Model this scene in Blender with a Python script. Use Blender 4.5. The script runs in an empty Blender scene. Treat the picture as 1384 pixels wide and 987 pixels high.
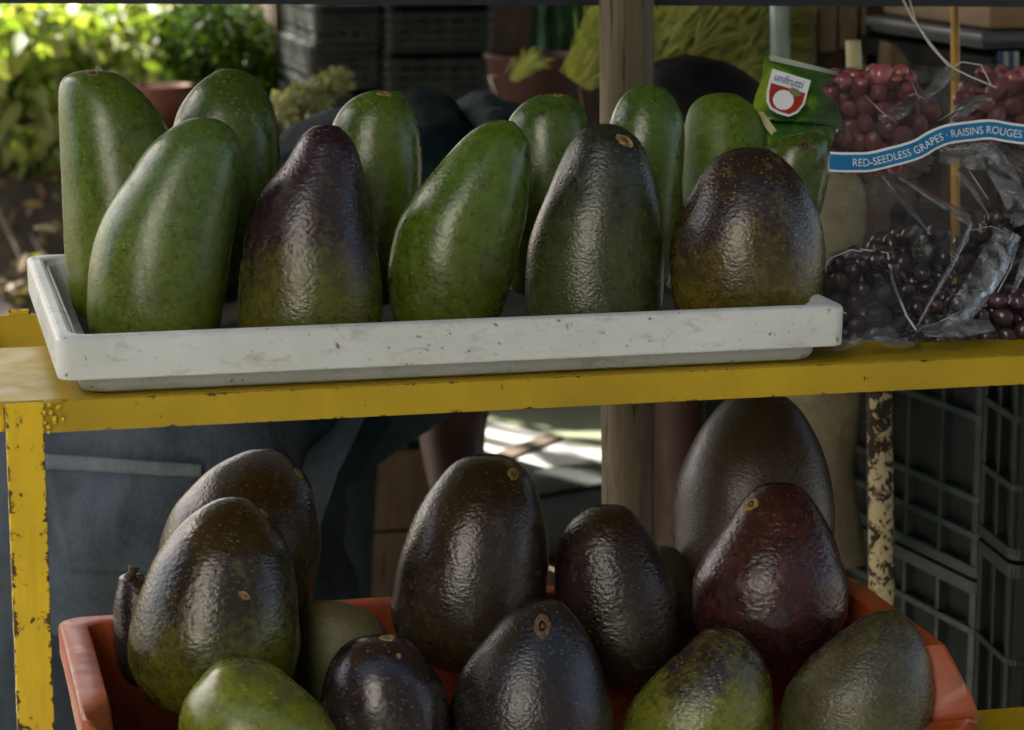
import bpy, bmesh, math, random
import numpy as np
from mathutils import Vector, Matrix, noise as mn
from mathutils.bvhtree import BVHTree

random.seed(7)
rng = np.random.default_rng(7)
R = math.radians
SC = bpy.context.scene
COL = SC.collection

# ------------------------------------------------------------------ camera
FPX = 3500.0
TH, PS, D0 = R(11.0), R(13.4), 1.7
FW = Vector((math.sin(PS)*math.cos(TH), math.cos(PS)*math.cos(TH), -math.sin(TH)))
RT = Vector((math.cos(PS), -math.sin(PS), 0.0))
UP = RT.cross(FW)
CAM = -(UP*(-(512-493.5)/FPX*D0) + FW*D0)
cam = bpy.data.cameras.new("camera")
camo = bpy.data.objects.new("camera", cam)
COL.objects.link(camo)
m = Matrix((RT, UP, -FW)).transposed().to_4x4()
m.translation = CAM
camo.matrix_world = m
cam.sensor_width = 36.0
cam.lens = FPX/1384*36.0
cam.clip_start = 0.05
cam.clip_end = 400
cam.dof.use_dof = True
cam.dof.focus_distance = 1.80
cam.dof.aperture_fstop = 11.0
SC.camera = camo

# ------------------------------------------------------------------ world, sun, exposure
SUN_EL, SUN_AZ = R(46), R(-30)          # azimuth measured from +Y towards +X
w = bpy.data.worlds.new("World")
SC.world = w
w.use_nodes = True
wn = w.node_tree
bg = wn.nodes["Background"]
sky = wn.nodes.new("ShaderNodeTexSky")
sky.sky_type = 'NISHITA'
sky.sun_disc = False
sky.sun_elevation = SUN_EL
sky.sun_rotation = SUN_AZ
wn.links.new(sky.outputs[0], bg.inputs[0])
sky.dust_density = 4.0
sky.ozone_density = 0.4
bg.inputs[1].default_value = 0.055
sl = bpy.data.lights.new("sun", 'SUN')
sl.energy = 5.0
sl.angle = R(0.5)
sl.color = (1.0, 0.95, 0.86)
so = bpy.data.objects.new("sun", sl)
COL.objects.link(so)
sdir = Vector((math.sin(SUN_AZ)*math.cos(SUN_EL), math.cos(SUN_AZ)*math.cos(SUN_EL), math.sin(SUN_EL)))
so.rotation_euler = sdir.to_track_quat('Z', 'Y').to_euler()
so.location = sdir*30
vs = SC.view_settings
vs.view_transform = 'Standard'
vs.look = 'None'
vs.gamma = 1.0
vs.exposure = 2.5
SC.cycles.max_bounces = 8
SC.cycles.transparent_max_bounces = 24
SC.cycles.use_denoising = True

# ------------------------------------------------------------------ helpers
def ray(px, py):
    return FW + RT*((px-692)/FPX) - UP*((py-493.5)/FPX)
def at_depth(px, py, d):
    return CAM + ray(px, py)*d
def atY(px, py, Y):
    if callable(Y): Y = Y(py)
    k = ray(px, py)
    return CAM + k*((Y-CAM.y)/k.y)
def atz(px, py, z):
    k = ray(px, py)
    return CAM + k*((z-CAM.z)/k.z)
def depth_of(p):
    return (Vector(p)-CAM).dot(FW)

def link(name, me, mat=None, parent=None, smooth=False, kind=None):
    o = bpy.data.objects.new(name, me)
    COL.objects.link(o)
    if mat is not None and not me.materials:
        me.materials.append(mat)
    if smooth:
        for p in me.polygons:
            p.use_smooth = True
    if parent is not None:
        o.parent = parent
    if kind:
        o['kind'] = kind
    return o
def tag(o, label=None, cat=None, group=None, kind=None):
    if label: o['label'] = label
    if cat: o['category'] = cat
    if group: o['group'] = group
    if kind: o['kind'] = kind
    return o
def thing(name, label, cat, loc=(0, 0, 0), group=None):
    o = bpy.data.objects.new(name, None)
    o.empty_display_size = 0.02
    COL.objects.link(o)
    o.location = loc
    return tag(o, label, cat, group)
def mesh_of(verts, faces, name="mesh"):
    me = bpy.data.meshes.new(name)
    me.from_pydata([tuple(v) for v in verts], [], faces)
    me.update()
    return me
class MB:
    """collects shapes given in world space; build() shifts them to the parent's origin"""
    def __init__(s): s.v = []; s.f = []
    def add(s, vs, fs):
        n = len(s.v)
        s.v += [Vector(v) for v in vs]
        s.f += [tuple(i+n for i in f) for f in fs]
    def box(s, x0, x1, y0, y1, z0, z1, M=None, bev=0.0):
        bm = bmesh.new()
        bmesh.ops.create_cube(bm, size=1.0)
        for v in bm.verts:
            v.co = Vector(((x0+x1)/2+v.co.x*(x1-x0), (y0+y1)/2+v.co.y*(y1-y0), (z0+z1)/2+v.co.z*(z1-z0)))
        if bev:
            bmesh.ops.bevel(bm, geom=list(bm.edges), offset=bev, segments=2, affect='EDGES', profile=0.5)
        bm.verts.ensure_lookup_table()
        for i, v in enumerate(bm.verts): v.index = i
        s.add([(M @ v.co if M else v.co) for v in bm.verts], [[v.index for v in f.verts] for f in bm.faces])
        bm.free()
    def bar(s, a, b, r, seg=8, r2=None, flat=1.0, cap=True):
        a, b = Vector(a), Vector(b)
        s.tube([a, b], [r, r if r2 is None else r2], seg, flat, cap)
    def tube(s, pts, rad, seg=8, flat=1.0, cap=True, up=Vector((0.12, 0.3, 1))):
        pts = [Vector(p) for p in pts]
        if not hasattr(rad, '__len__'): rad = [rad]*len(pts)
        vs, fs = [], []
        for i, p in enumerate(pts):
            t = (pts[min(i+1, len(pts)-1)]-pts[max(i-1, 0)])
            if t.length < 1e-9: t = Vector((0, 0, 1))
            t.normalize()
            a = up.cross(t)
            if a.length < 1e-3: a = Vector((1, 0, 0)).cross(t)
            a.normalize(); b = t.cross(a)
            for k in range(seg):
                an = 2*math.pi*k/seg
                vs.append(p + a*(rad[i]*math.cos(an)) + b*(rad[i]*flat*math.sin(an)))
        for i in range(len(pts)-1):
            for k in range(seg):
                k2 = (k+1) % seg
                fs.append((i*seg+k, i*seg+k2, (i+1)*seg+k2, (i+1)*seg+k))
        if cap:
            fs.append(tuple(reversed(range(seg))))
            fs.append(tuple((len(pts)-1)*seg+k for k in range(seg)))
        s.add(vs, fs)
    def face(s, d):
        # turn every face towards -d
        for i, f in enumerate(s.f):
            a, b, c = (s.v[f[0]], s.v[f[1]], s.v[f[2]])
            if (b-a).cross(c-a).dot(d) > 0: s.f[i] = tuple(reversed(f))
        return s
    def build(s, name, mat, parent=None, smooth=False, kind=None, origin=None):
        if origin is None:
            origin = Vector(parent_world(parent)) if parent is not None else Vector((0, 0, 0))
        me = mesh_of([v-origin for v in s.v], s.f, name)
        o = link(name, me, mat, parent, smooth, kind)
        if parent is None:
            o.location = origin
        return o
def parent_world(p):
    l = Vector(p.location)
    while p.parent is not None:
        p = p.parent
        l += Vector(p.location)
    return l
def pchip(x, y, xq):
    x = np.asarray(x, float); y = np.asarray(y, float); xq = np.asarray(xq, float)
    h = np.diff(x); d = np.diff(y)/h
    mm = np.zeros_like(y)
    for i in range(1, len(x)-1):
        if d[i-1]*d[i] > 0:
            w1, w2 = 2*h[i]+h[i-1], h[i]+2*h[i-1]
            mm[i] = (w1+w2)/(w1/d[i-1]+w2/d[i])
    mm[0], mm[-1] = d[0], d[-1]
    i = np.clip(np.searchsorted(x, xq)-1, 0, len(x)-2)
    t = (xq-x[i])/h[i]
    return ((2*t**3-3*t**2+1)*y[i]+(t**3-2*t**2+t)*h[i]*mm[i]+(-2*t**3+3*t**2)*y[i+1]+(t**3-t**2)*h[i]*mm[i+1])

# ------------------------------------------------------------------ materials
class NT:
    def __init__(s, name):
        s.mat = bpy.data.materials.new(name)
        s.mat.use_nodes = True
        s.t = s.mat.node_tree
        s.b = s.t.nodes["Principled BSDF"]
        s.out = s.t.nodes["Material Output"]
    def n(s, typ, **kw):
        nd = s.t.nodes.new("ShaderNode"+typ)
        for k, v in kw.items():
            setattr(nd, k, v)
        return nd
    def l(s, a, b): s.t.links.new(a, b)
    def coord(s, which='Object', scale=(1, 1, 1), rot=(0, 0, 0)):
        tc = s.n('TexCoord'); mp = s.n('Mapping')
        mp.inputs['Scale'].default_value = scale
        mp.inputs['Rotation'].default_value = rot
        s.l(tc.outputs[which], mp.inputs[0])
        return mp.outputs[0]
    def noise(s, vec, scale, detail=4, rough=.55, dist=0.0):
        nd = s.n('TexNoise')
        nd.inputs['Scale'].default_value = scale
        nd.inputs['Detail'].default_value = detail
        nd.inputs['Roughness'].default_value = rough
        nd.inputs['Distortion'].default_value = dist
        s.l(vec, nd.inputs['Vector'])
        return nd.outputs['Fac']
    def ramp(s, fac, stops):
        nd = s.n('ValToRGB')
        els = nd.color_ramp.elements
        while len(els) < len(stops): els.new(0.5)
        for e, (p, c) in zip(els, stops):
            e.position = p
            e.color = (*c, 1) if hasattr(c, '__len__') else (c, c, c, 1)
        s.l(fac, nd.inputs[0])
        return nd.outputs[0]
    def mix(s, fac, a, b, mode='MIX'):
        nd = s.n('Mix', data_type='RGBA', blend_type=mode)
        for sock, v in ((nd.inputs[0], fac), (nd.inputs[6], a), (nd.inputs[7], b)):
            if hasattr(v, 'is_linked'): s.l(v, sock)
            elif hasattr(v, '__len__'): sock.default_value = (*v, 1)
            else: sock.default_value = v
        return nd.outputs[2]
    def math(s, op, a, b=0.0, c=None, clamp=False):
        nd = s.n('Math', operation=op, use_clamp=clamp)
        for i, v in enumerate((a, b) if c is None else (a, b, c)):
            if hasattr(v, 'is_linked'): s.l(v, nd.inputs[i])
            else: nd.inputs[i].default_value = v
        return nd.outputs[0]
    def set(s, k, v):
        if hasattr(v, 'is_linked'): s.l(v, s.b.inputs[k])
        elif hasattr(v, '__len__') and len(v) == 3 and s.b.inputs[k].type == 'RGBA': s.b.inputs[k].default_value = (*v, 1)
        else: s.b.inputs[k].default_value = v
    def bump(s, h, strength=.3, dist=.001, prev=None):
        nd = s.n('Bump')
        nd.inputs['Strength'].default_value = strength
        nd.inputs['Distance'].default_value = dist
        s.l(h, nd.inputs['Height'])
        if prev is not None: s.l(prev, nd.inputs['Normal'])
        return nd.outputs[0]
    def normal(s, nrm): s.l(nrm, s.b.inputs['Normal'])

def simple(name, col, rough=.6, var=.25, scale=30, bump=.15, bscale=200, spec=.5, metal=0.0, bdist=.001, coord='Object', stretch=(1, 1, 1)):
    t = NT(name)
    c = t.coord(coord, stretch)
    f = t.noise(c, scale, 5)
    lo = tuple(x*(1-var) for x in col); hi = tuple(min(1, x*(1+var)) for x in col)
    t.set('Base Color', t.ramp(f, [(.3, lo), (.7, hi)]))
    t.set('Roughness', t.ramp(t.noise(c, scale*1.7, 3), [(.3, max(0, rough-.1)), (.7, min(1, rough+.1))]))
    t.set('Specular IOR Level', spec)
    t.set('Metallic', metal)
    if bump: t.normal(t.bump(t.noise(c, bscale, 4), bump, bdist))
    return t.mat

def avocado_mat(name, top, bot, mott, speck, split=.5, soft=.25, rough=.20, bump=.5, mott_amt=.6, speck_amt=.6, spec=.62, seed=0.0, lumps=.3):
    vr = .8+.5*((seed*.37) % 1)
    t = NT(name)
    tc = t.n('TexCoord')
    mp = t.n('Mapping'); mp.inputs['Location'].default_value = (seed*1.7, seed*.9, seed*2.3)
    t.l(tc.outputs['Object'], mp.inputs[0])
    c = mp.outputs[0]
    sep = t.n('SeparateXYZ'); t.l(tc.outputs['Generated'], sep.inputs[0])
    big = t.noise(c, 22, 4, .6, .4)
    fine = t.noise(c, 160, 5, .65)
    h = t.math('ADD', sep.outputs[2], t.math('MULTIPLY', t.math('SUBTRACT', big, .5), .9))
    h = t.math('ADD', h, t.math('MULTIPLY', t.math('SUBTRACT', fine, .5), .7))
    base = t.mix(t.ramp(h, [(max(0, split-soft), 0.0), (min(1, split+soft), 1.0)]), bot, top)
    # mottled blotches
    blot = t.noise(c, 55, 6, .7, .8)
    base = t.mix(t.math('MULTIPLY', t.ramp(blot, [(.48, 0.0), (.66, 1.0)]), mott_amt), base, mott)
    base = t.mix(t.ramp(t.noise(c, 210, 5, .7), [(.30, .75), (.5, 0.0)]), base, tuple(x*.35 for x in mott))
    # lenticels: tiny pale dashes, slightly stretched round the fruit
    mp2 = t.n('Mapping'); mp2.inputs['Scale'].default_value = (1, 1, 1.0)
    mp2.inputs['Rotation'].default_value = (0, .6, 0)
    t.l(c, mp2.inputs[0])
    sp = t.n('TexVoronoi', feature='F1'); sp.inputs['Scale'].default_value = 300
    sp.inputs['Randomness'].default_value = 1.0
    mp3 = t.n('Mapping'); mp3.inputs['Scale'].default_value = (.72, .72, 1.15); mp3.inputs['Rotation'].default_value = (0, .8, .3)
    t.l(c, mp3.inputs[0]); t.l(mp3.outputs[0], sp.inputs['Vector'])
    gate = t.ramp(t.noise(c, 90, 3, .6), [(.38, 0.0), (.62, 1.0)])
    dots = t.math('MULTIPLY', t.ramp(sp.outputs['Distance'], [(.14, 1.0), (.34, 0.0)]), gate)
    base = t.mix(t.math('MULTIPLY', dots, speck_amt), base, speck)
    # pale scratches
    scr = t.noise(t.coord('Object', (60, 60, 8), (.3, .5, .2)), 4, 3, .5)
    base = t.mix(t.math('MULTIPLY', t.ramp(scr, [(.70, 0.0), (.76, 1.0)]), .35), base, speck)
    # dull scuffed patches where the skin has rubbed
    scuff = t.ramp(t.noise(t.coord('Object', (1, 1, .6), (.2, .6, 0)), 34, 7, .75, .4), [(.56, 0.0), (.66, 1.0)])
    base = t.mix(t.math('MULTIPLY', scuff, .35), base, tuple(.55*a+.02 for a in speck))
    t.set('Base Color', base)
    t.set('Roughness', t.math('MULTIPLY_ADD', scuff, .18, t.ramp(t.noise(c, 120, 4, .6), [(.3, rough-.05), (.7, rough+.10)])))
    t.set('Specular IOR Level', spec)
    # leathery relief: pebbles + broad dents
    v2 = t.n('TexVoronoi', feature='SMOOTH_F1'); v2.inputs['Scale'].default_value = 400*vr
    t.l(mp3.outputs[0], v2.inputs['Vector'])
    peb = t.math('MULTIPLY_ADD', v2.outputs['Distance'], -1.0, t.noise(c, 320*vr, 4, .7))
    n1 = t.bump(t.noise(c, 38, 4, .55), lumps*.35, .003)
    n2 = t.bump(peb, bump*.55, .0010, n1)
    t.normal(n2)
    return t.mat

def paint_mat(name, col, rust=(.060, .030, .010), chip=.70, rough=.42, stain=(.36, .22, .008), ex=1.0, ez=1.0):
    t = NT(name)
    c = t.coord('Object')
    big = t.noise(c, 9, 4, .6)
    col2 = t.mix(t.ramp(big, [(.35, 0.0), (.7, 1.0)]), col, tuple(x*.72 for x in col))
    streak = t.noise(t.coord('Object', (1, 1, .12)), 120, 4, .6)
    col2 = t.mix(t.math('MULTIPLY', t.ramp(streak, [(.5, 0.0), (.75, 1.0)]), .35), col2, stain)
    n = t.noise(c, 95, 6, .72, .5)
    sg = t.n('SeparateXYZ'); t.l(t.n('TexCoord').outputs['Generated'], sg.inputs[0])
    ed = t.math('MAXIMUM', t.math('MULTIPLY', t.math('ABSOLUTE', t.math('SUBTRACT', sg.outputs[0], .5)), ex), t.math('MULTIPLY', t.math('ABSOLUTE', t.math('SUBTRACT', sg.outputs[2], .5)), ez))
    edge = t.ramp(ed, [(.36, 0.0), (.5, 1.0)])
    n = t.math('ADD', n, t.math('MULTIPLY', edge, .13))
    chipm = t.ramp(n, [(chip, 0.0), (chip+.03, 1.0)])
    col3 = t.mix(chipm, col2, rust)
    t.set('Base Color', col3)
    t.set('Roughness', t.math('ADD', t.math('MULTIPLY', chipm, .35), t.ramp(t.noise(c, 40, 4), [(.3, rough-.08), (.7, rough+.12)])))
    b1 = t.bump(t.math('SUBTRACT', t.noise(c, 70, 4), chipm), .35, .0006)
    t.normal(b1)
    return t.mat

M = {}
GREEN_T, GREEN_B = (.030, .075, .022), (.040, .090, .016)
M['yellow'] = paint_mat('yellow_paint', (.43, .295, .003), chip=.685, ex=0, ez=0)
M['yellow_rail'] = paint_mat('yellow_rail_paint', (.43, .295, .003), chip=.655, ex=0, ez=.95)
M['yellow_worn'] = paint_mat('worn_yellow_paint', (.72, .49, .004), chip=.60, ez=0)
M['pole_paint'] = paint_mat('flaking_cream_paint', (.55, .47, .27), rust=(.03, .018, .01), chip=.50, rough=.55)
def tray_mat():
    t = NT('white_plastic_tray')
    c = t.coord('Object')
    base = t.ramp(t.noise(c, 12, 5, .6), [(.3, (.47, .50, .48)), (.7, (.58, .62, .61))])
    sm = t.noise(t.coord('Object', (1, 1, 2.2)), 34, 6, .75, .6)
    base = t.mix(t.math('MULTIPLY', t.ramp(sm, [(.54, 0.0), (.70, 1.0)]), .5), base, (.20, .17, .12))
    sp = t.noise(c, 150, 3, .6)
    base = t.mix(t.math('MULTIPLY', t.ramp(sp, [(.655, 0.0), (.71, 1.0)]), .8), base, (.07, .055, .04))
    t.set('Base Color', base); t.set('Roughness', t.ramp(t.noise(c, 50, 3), [(.3, .35), (.7, .55)]))
    t.normal(t.bump(t.noise(c, 60, 4), .12, .001))
    return t.mat
M['tray'] = tray_mat()
def orange_mat():
    t = NT('orange_plastic')
    c = t.coord('Object')
    base = t.ramp(t.noise(c, 16, 5, .6), [(.3, (.25, .045, .009)), (.7, (.34, .066, .014))])
    sc = t.noise(t.coord('Object', (8, 1.5, 8), (0, 0, .5)), 14, 6, .75, .6)
    base = t.mix(t.math('MULTIPLY', t.ramp(sc, [(.54, 0.0), (.7, 1.0)]), .45), base, (.30, .11, .045))
    d = t.noise(c, 45, 6, .7)
    base = t.mix(t.math('MULTIPLY', t.ramp(d, [(.50, 0.0), (.68, 1.0)]), .7), base, (.11, .035, .015))
    t.set('Base Color', base); t.set('Roughness', t.ramp(t.noise(c, 60, 3), [(.3, .30), (.7, .52)]))
    t.normal(t.bump(t.noise(c, 90, 5, .65), .2, .001))
    return t.mat
M['orange'] = orange_mat()
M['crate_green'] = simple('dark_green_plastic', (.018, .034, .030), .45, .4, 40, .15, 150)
M['crate_green_shade'] = simple('dark_green_plastic_shaded', (.004, .008, .0075), .85, .4, 25, .1, 150)  # darker copy of the crate green: recess shade put into the colour
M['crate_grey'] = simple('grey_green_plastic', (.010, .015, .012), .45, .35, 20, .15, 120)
M['crate_grey_shade'] = simple('grey_green_plastic_shaded', (.005, .007, .006), .6, .35, 20, .15, 120)  # shaded copy of the grey plastic for panels between the slats
def wood_mat(name, lo, hi, sc=18, stretch=(1, 1, .07), rough=.75):
    t = NT(name)
    c = t.coord('Object', stretch)
    g = t.noise(c, sc*3, 6, .65, 1.2)
    base = t.ramp(g, [(.25, lo), (.75, hi)])
    k = t.noise(t.coord('Object'), sc*.8, 4, .6)
    crk = t.ramp(t.noise(t.coord('Object', (1, 1, .05)), sc*9, 3, .6, .5), [(.60, 0.0), (.68, 1.0)])
    base = t.mix(t.math('MULTIPLY', crk, .75), base, tuple(x*.2 for x in lo))
    base = t.mix(t.math('MULTIPLY', t.ramp(k, [(.5, 0.0), (.75, 1.0)]), .5), base, tuple(x*.45 for x in lo))
    t.set('Base Color', base); t.set('Roughness', rough)
    t.normal(t.bump(t.math('SUBTRACT', g, crk), .6, .003))
    return t.mat
M['post_wood'] = wood_mat('weathered_post_wood', (.05, .04, .022), (.17, .14, .085))
M['crate_wood'] = wood_mat('old_crate_wood', (.05, .03, .016), (.13, .085, .045), stretch=(1, 1, .2))
M['tan_wood'] = wood_mat('pale_wood', (.14, .10, .06), (.26, .20, .12), stretch=(1, 1, .2))
M['denim'] = None
def denim_mat(name, col, lo=.6):
    t = NT(name)
    c = t.coord('Object')
    base = t.ramp(t.noise(c, 14, 5, .6), [(.3, tuple(x*lo for x in col)), (.7, tuple(x*1.45 for x in col))])
    fib = t.noise(t.coord('Object', (1, 1, .15)), 900, 2, .5)
    base = t.mix(.35, base, t.ramp(fib, [(.35, tuple(x*.5 for x in col)), (.65, tuple(x*1.8 for x in col))]))
    t.set('Base Color', base); t.set('Roughness', .9); t.set('Specular IOR Level', .2)
    b = t.bump(t.noise(c, 18, 4, .5, .8), .7, .012)
    t.normal(t.bump(fib, .3, .0006, b))
    return t.mat
M['denim'] = denim_mat('blue_denim', (.030, .043, .058), .35)
M['denim_light'] = denim_mat('faded_denim_seam', (.065, .085, .095))
M['shirt'] = denim_mat('dark_teal_cotton', (.002, .013, .017), .7)
M['skin'] = simple('brown_skin', (.055, .025, .016), .5, .2, 30, .15, 250)
M['hair'] = simple('black_hair', (.006, .006, .007), .5, .3, 60, .4, 300)
M['eye'] = simple('eye_white', (.6, .58, .55), .2, .05, 30, 0)
M['shoe'] = simple('black_leather', (.012, .011, .010), .4, .2, 30, .1, 200)
def scar_mat(name, a, b):
    t = NT(name); c = t.coord('Object')
    t.set('Base Color', t.ramp(t.noise(c, 260, 5, .7), [(.34, tuple(x*.2 for x in a)), (.48, b), (.66, a)]))
    t.set('Roughness', .75); t.normal(t.bump(t.noise(c, 420, 5, .7), .8, .0015)); return t.mat
M['scar'] = scar_mat('stem_scar', (.46, .33, .10), (.24, .15, .05))
M['scar_brown'] = scar_mat('brown_stem_scar', (.26, .14, .08), (.10, .055, .03))
M['canopy'] = simple('dark_tarpaulin', (.03, .035, .04), .7, .2, 4, .1, 20)
M['dark_beam'] = simple('dark_blue_beam', (.012, .016, .024), .5, .3, 20, .1, 100)
M['concrete'] = simple('grey_concrete', (.22, .21, .19), .9, .2, 3, .2, 60)
M['soil'] = simple('dry_brown_soil', (.11, .075, .045), .95, .5, 9, .8, 40, bdist=.02)
M['wall_pale'] = simple('pale_plaster', (.80, .77, .70), .9, .08, 2, .1, 40)
M['wall_dark'] = simple('dark_shutter', (.025, .025, .025), .9, .2, 3, .1, 40, spec=.1)
M['wall_brown'] = simple('brown_brick', (.06, .04, .03), .9, .2, 3, .1, 40, spec=.1)
M['stall_green'] = simple('stall_green_paint', (.02, .035, .02), .9, .2, 4, .1, 40, spec=.1)
M['terracotta'] = simple('terracotta', (.12, .038, .017), .85, .25, 20, .2, 100)
M['sack'] = simple('beige_sackcloth', (.27, .24, .15), .9, .3, 25, .5, 160, bdist=.004)
M['pale_green'] = simple('pale_green_paint', (.17, .19, .11), .6, .2, 8, .05, 60)
M['white_paint'] = simple('white_paint', (.46, .45, .43), .5, .06, 12, .05, 60)
M['grey_plastic'] = simple('grey_plastic', (.10, .11, .12), .45, .2, 20, .1, 100)
M['mint'] = simple('mint_plastic', (.34, .42, .36), .4, .15, 20, .05, 60)
M['bamboo'] = simple('pale_cane', (.50, .48, .26), .5, .2, 40, .1, 120)
M['yellow_pole'] = simple('ochre_pole', (.48, .26, .03), .5, .25, 40, .1, 120)
M['deep_green'] = simple('deep_green_sheet', (.015, .075, .025), .6, .35, 14, .1, 60)
M['brick_red'] = simple('rusty_red_tub', (.05, .011, .007), .7, .35, 20, .1, 60)
M['twig'] = simple('brown_twig', (.07, .045, .025), .8, .3, 40, .3, 120)
M['cardboard'] = simple('brown_cardboard', (.26, .17, .09), .85, .2, 20, .2, 90, stretch=(1, 1, 6))
M['blue_stripe'] = simple('blue_cloth', (.05, .07, .16), .8, .2, 30, 0)

def leaf_mat(name, cols, rough=.45, trans=.35):
    t = NT(name)
    oi = t.n('ObjectInfo')
    ge = t.n('NewGeometry')
    rv = t.math('FRACT', t.math('ADD', oi.outputs['Random'], ge.outputs['Random Per Island']))
    stops = [(i/(len(cols)-1), c) for i, c in enumerate(cols)]
    base = t.ramp(rv, stops)
    base = t.mix(t.math('MULTIPLY', t.noise(t.coord('Object'), 60, 3), .35), base, tuple(x*.5 for x in cols[0]))
    t.set('Base Color', base); t.set('Roughness', rough)
    tr = t.n('BsdfTranslucent')
    t.l(t.mix(1.0, base, (1.5, 1.7, .5), 'MULTIPLY'), tr.inputs[0])
    ms = t.n('MixShader'); ms.inputs[0].default_value = trans
    t.l(t.b.outputs[0], ms.inputs[1]); t.l(tr.outputs[0], ms.inputs[2])
    t.l(ms.outputs[0], t.out.inputs[0])
    return t.mat
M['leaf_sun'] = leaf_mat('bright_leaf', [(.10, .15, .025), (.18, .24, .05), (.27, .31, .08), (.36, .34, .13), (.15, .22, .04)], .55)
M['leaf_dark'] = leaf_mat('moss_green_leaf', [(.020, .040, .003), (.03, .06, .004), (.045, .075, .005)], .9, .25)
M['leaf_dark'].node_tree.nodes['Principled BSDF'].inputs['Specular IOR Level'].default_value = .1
M['leaf_plume'] = leaf_mat('plume_yellow_green', [(.24, .27, .06), (.36, .37, .11), (.48, .46, .20)], .6, .35)
M['leaf_dry'] = leaf_mat('dry_leaf', [(.16, .10, .05), (.26, .19, .10), (.10, .06, .03), (.30, .26, .12)], .7, .15)
M['petal'] = leaf_mat('cream_petal', [(.28, .27, .17), (.36, .35, .23), (.20, .21, .10)], .6, .25)

# ------------------------------------------------------------------ setting: ground, canopy, buildings
GZ = -1.0
gv, gf = [], []
NX = 60
def ground_h(x, y):
    # flat paving, rising to a low earth bank behind on the left
    a = min(1, max(0, (y-2.4)/1.5)); b = min(1, max(0, (1.0-x)/0.6))
    a = a*a*(3-2*a); b = b*b*(3-2*b)
    far = min(1, max(0, (14-y)/4))
    return GZ + a*b*far*(.72+.10*mn.noise(Vector((x*2.1, y*2.1, 0)))+.05*mn.noise(Vector((x*7, y*7, 3))))
# ground: one sheet to the horizon, denser near the stall
xs = np.concatenate([[-300, -120, -50, -20, -10, -6], np.linspace(-4, 5, 46), [7, 10, 20, 50, 120, 300]])
ys = np.concatenate([[-300, -120, -50, -20, -10, -6, -4, -2], np.linspace(-1, 8, 46), [10, 12, 14, 18, 30, 60, 120, 300]])
for yv in ys:
    for xv in xs:
        gv.append((xv, yv, ground_h(xv, yv)))
nx = len(xs)
for j in range(len(ys)-1):
    for i in range(nx-1):
        gf.append((j*nx+i, j*nx+i+1, (j+1)*nx+i+1, (j+1)*nx+i))
def ground_mat():
    t = NT('ground_earth_and_paving')
    c = t.coord('Object')
    sep = t.n('SeparateXYZ'); t.l(c, sep.inputs[0])
    pave = t.ramp(t.noise(c, 6, 6, .65), [(.3, (.16, .15, .13)), (.7, (.28, .26, .23))])
    soil = t.ramp(t.noise(c, 11, 7, .7), [(.25, (.010, .007, .004)), (.5, (.04, .027, .015)), (.8, (.10, .07, .04))])
    f = t.ramp(sep.outputs[2], [(0, 0.0), (1, 1.0)])
    mr = t.n('MapRange'); mr.inputs[1].default_value = GZ+.01; mr.inputs[2].default_value = GZ+.06
    t.l(sep.outputs[2], mr.inputs[0])
    t.set('Base Color', t.mix(mr.outputs[0], pave, soil)); t.set('Roughness', .95)
    t.normal(t.bump(t.noise(c, 35, 6, .7), .8, .02))
    return t.mat
tag(link('ground', mesh_of(gv, gf, 'ground'), ground_mat(), smooth=True), kind='structure')

# unseen dark street added in front of the stall to cut bounce light
v_, f_ = [], []
for (x, y) in ((-300, -8.55), (300, -8.55), (300, -1.15), (-300, -1.15)): v_.append((x, y, GZ+.004))
tag(link('added_road', mesh_of(v_, [(0, 1, 2, 3)], 'added_road'), simple('asphalt', (.05, .05, .05), .9, .2, 5, .3, 80)), kind='structure')
# canopy of the stall (out of frame overhead): tarpaulin on its wooden posts
cp = thing('stall_canopy', 'dark tarpaulin roof stretched over the fruit stall on wooden rafters', 'canopy', (0.4, 0.9, 1.05))
mb = MB()
n = 16
vs_ = []; fs_ = []
for j in range(n+1):
    for i in range(n+1):
        x = -1.05 + 4.6*i/n; y = -.30 + 2.60*j/n
        vs_.append((x, y, 1.05 + .10*math.sin(3.1*j/n) - .03*math.sin(9*i/n)*math.sin(3.1*j/n)))
for j in range(n):
    for i in range(n):
        a = j*(n+1)+i
        fs_.append((a, a+1, a+n+2, a+n+1))
mb.add(vs_, fs_)
mb.build('tarpaulin', M['canopy'], cp, True)
for yy in (-.27, 2.27):
    mb = MB(); mb.bar((-1.05, yy, 1.02), (3.55, yy, 1.02), .025, 8)
    mb.build('rafter', M['post_wood'], cp, True)
for xx, yy in ((-1.0, 2.27), (3.5, 2.27), (3.5, -.42), (-1.0, 1.0)):
    pass

# unseen buildings added behind the camera to bounce and block light
bd = thing('bounce_building', 'unseen pale plastered building added behind the camera to bounce light', 'building', (-5, -7, GZ))  # unseen sunlit wall added as reflector for the highlights
mb = MB(); mb.box(-7.4, -2.7, -11, -7, GZ, GZ+11.0); mb.build('wall', M['wall_pale'], bd)
for k in range(3):
    mb = MB(); x0 = -6.9+k*1.5
    mb.box(x0, x0+.7, -7, -6.94, GZ+9.0, GZ+10.0); wv = mb.build('window', M['wall_dark'], bd)
mb = MB(); mb.box(-7.6, -2.5, -11.2, -6.8, GZ+11.0, GZ+11.25); mb.build('roof', M['concrete'], bd)
bd = thing('blocker_shop', 'unseen dark shop front added behind the camera to block light', 'building', (2, -4.8, GZ))  # unseen dark front added to block light from the right
mb = MB(); mb.box(-1.75, 9, -8.8, -4.8, GZ, GZ+8.5); mb.build('wall', M['wall_dark'], bd)
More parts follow.
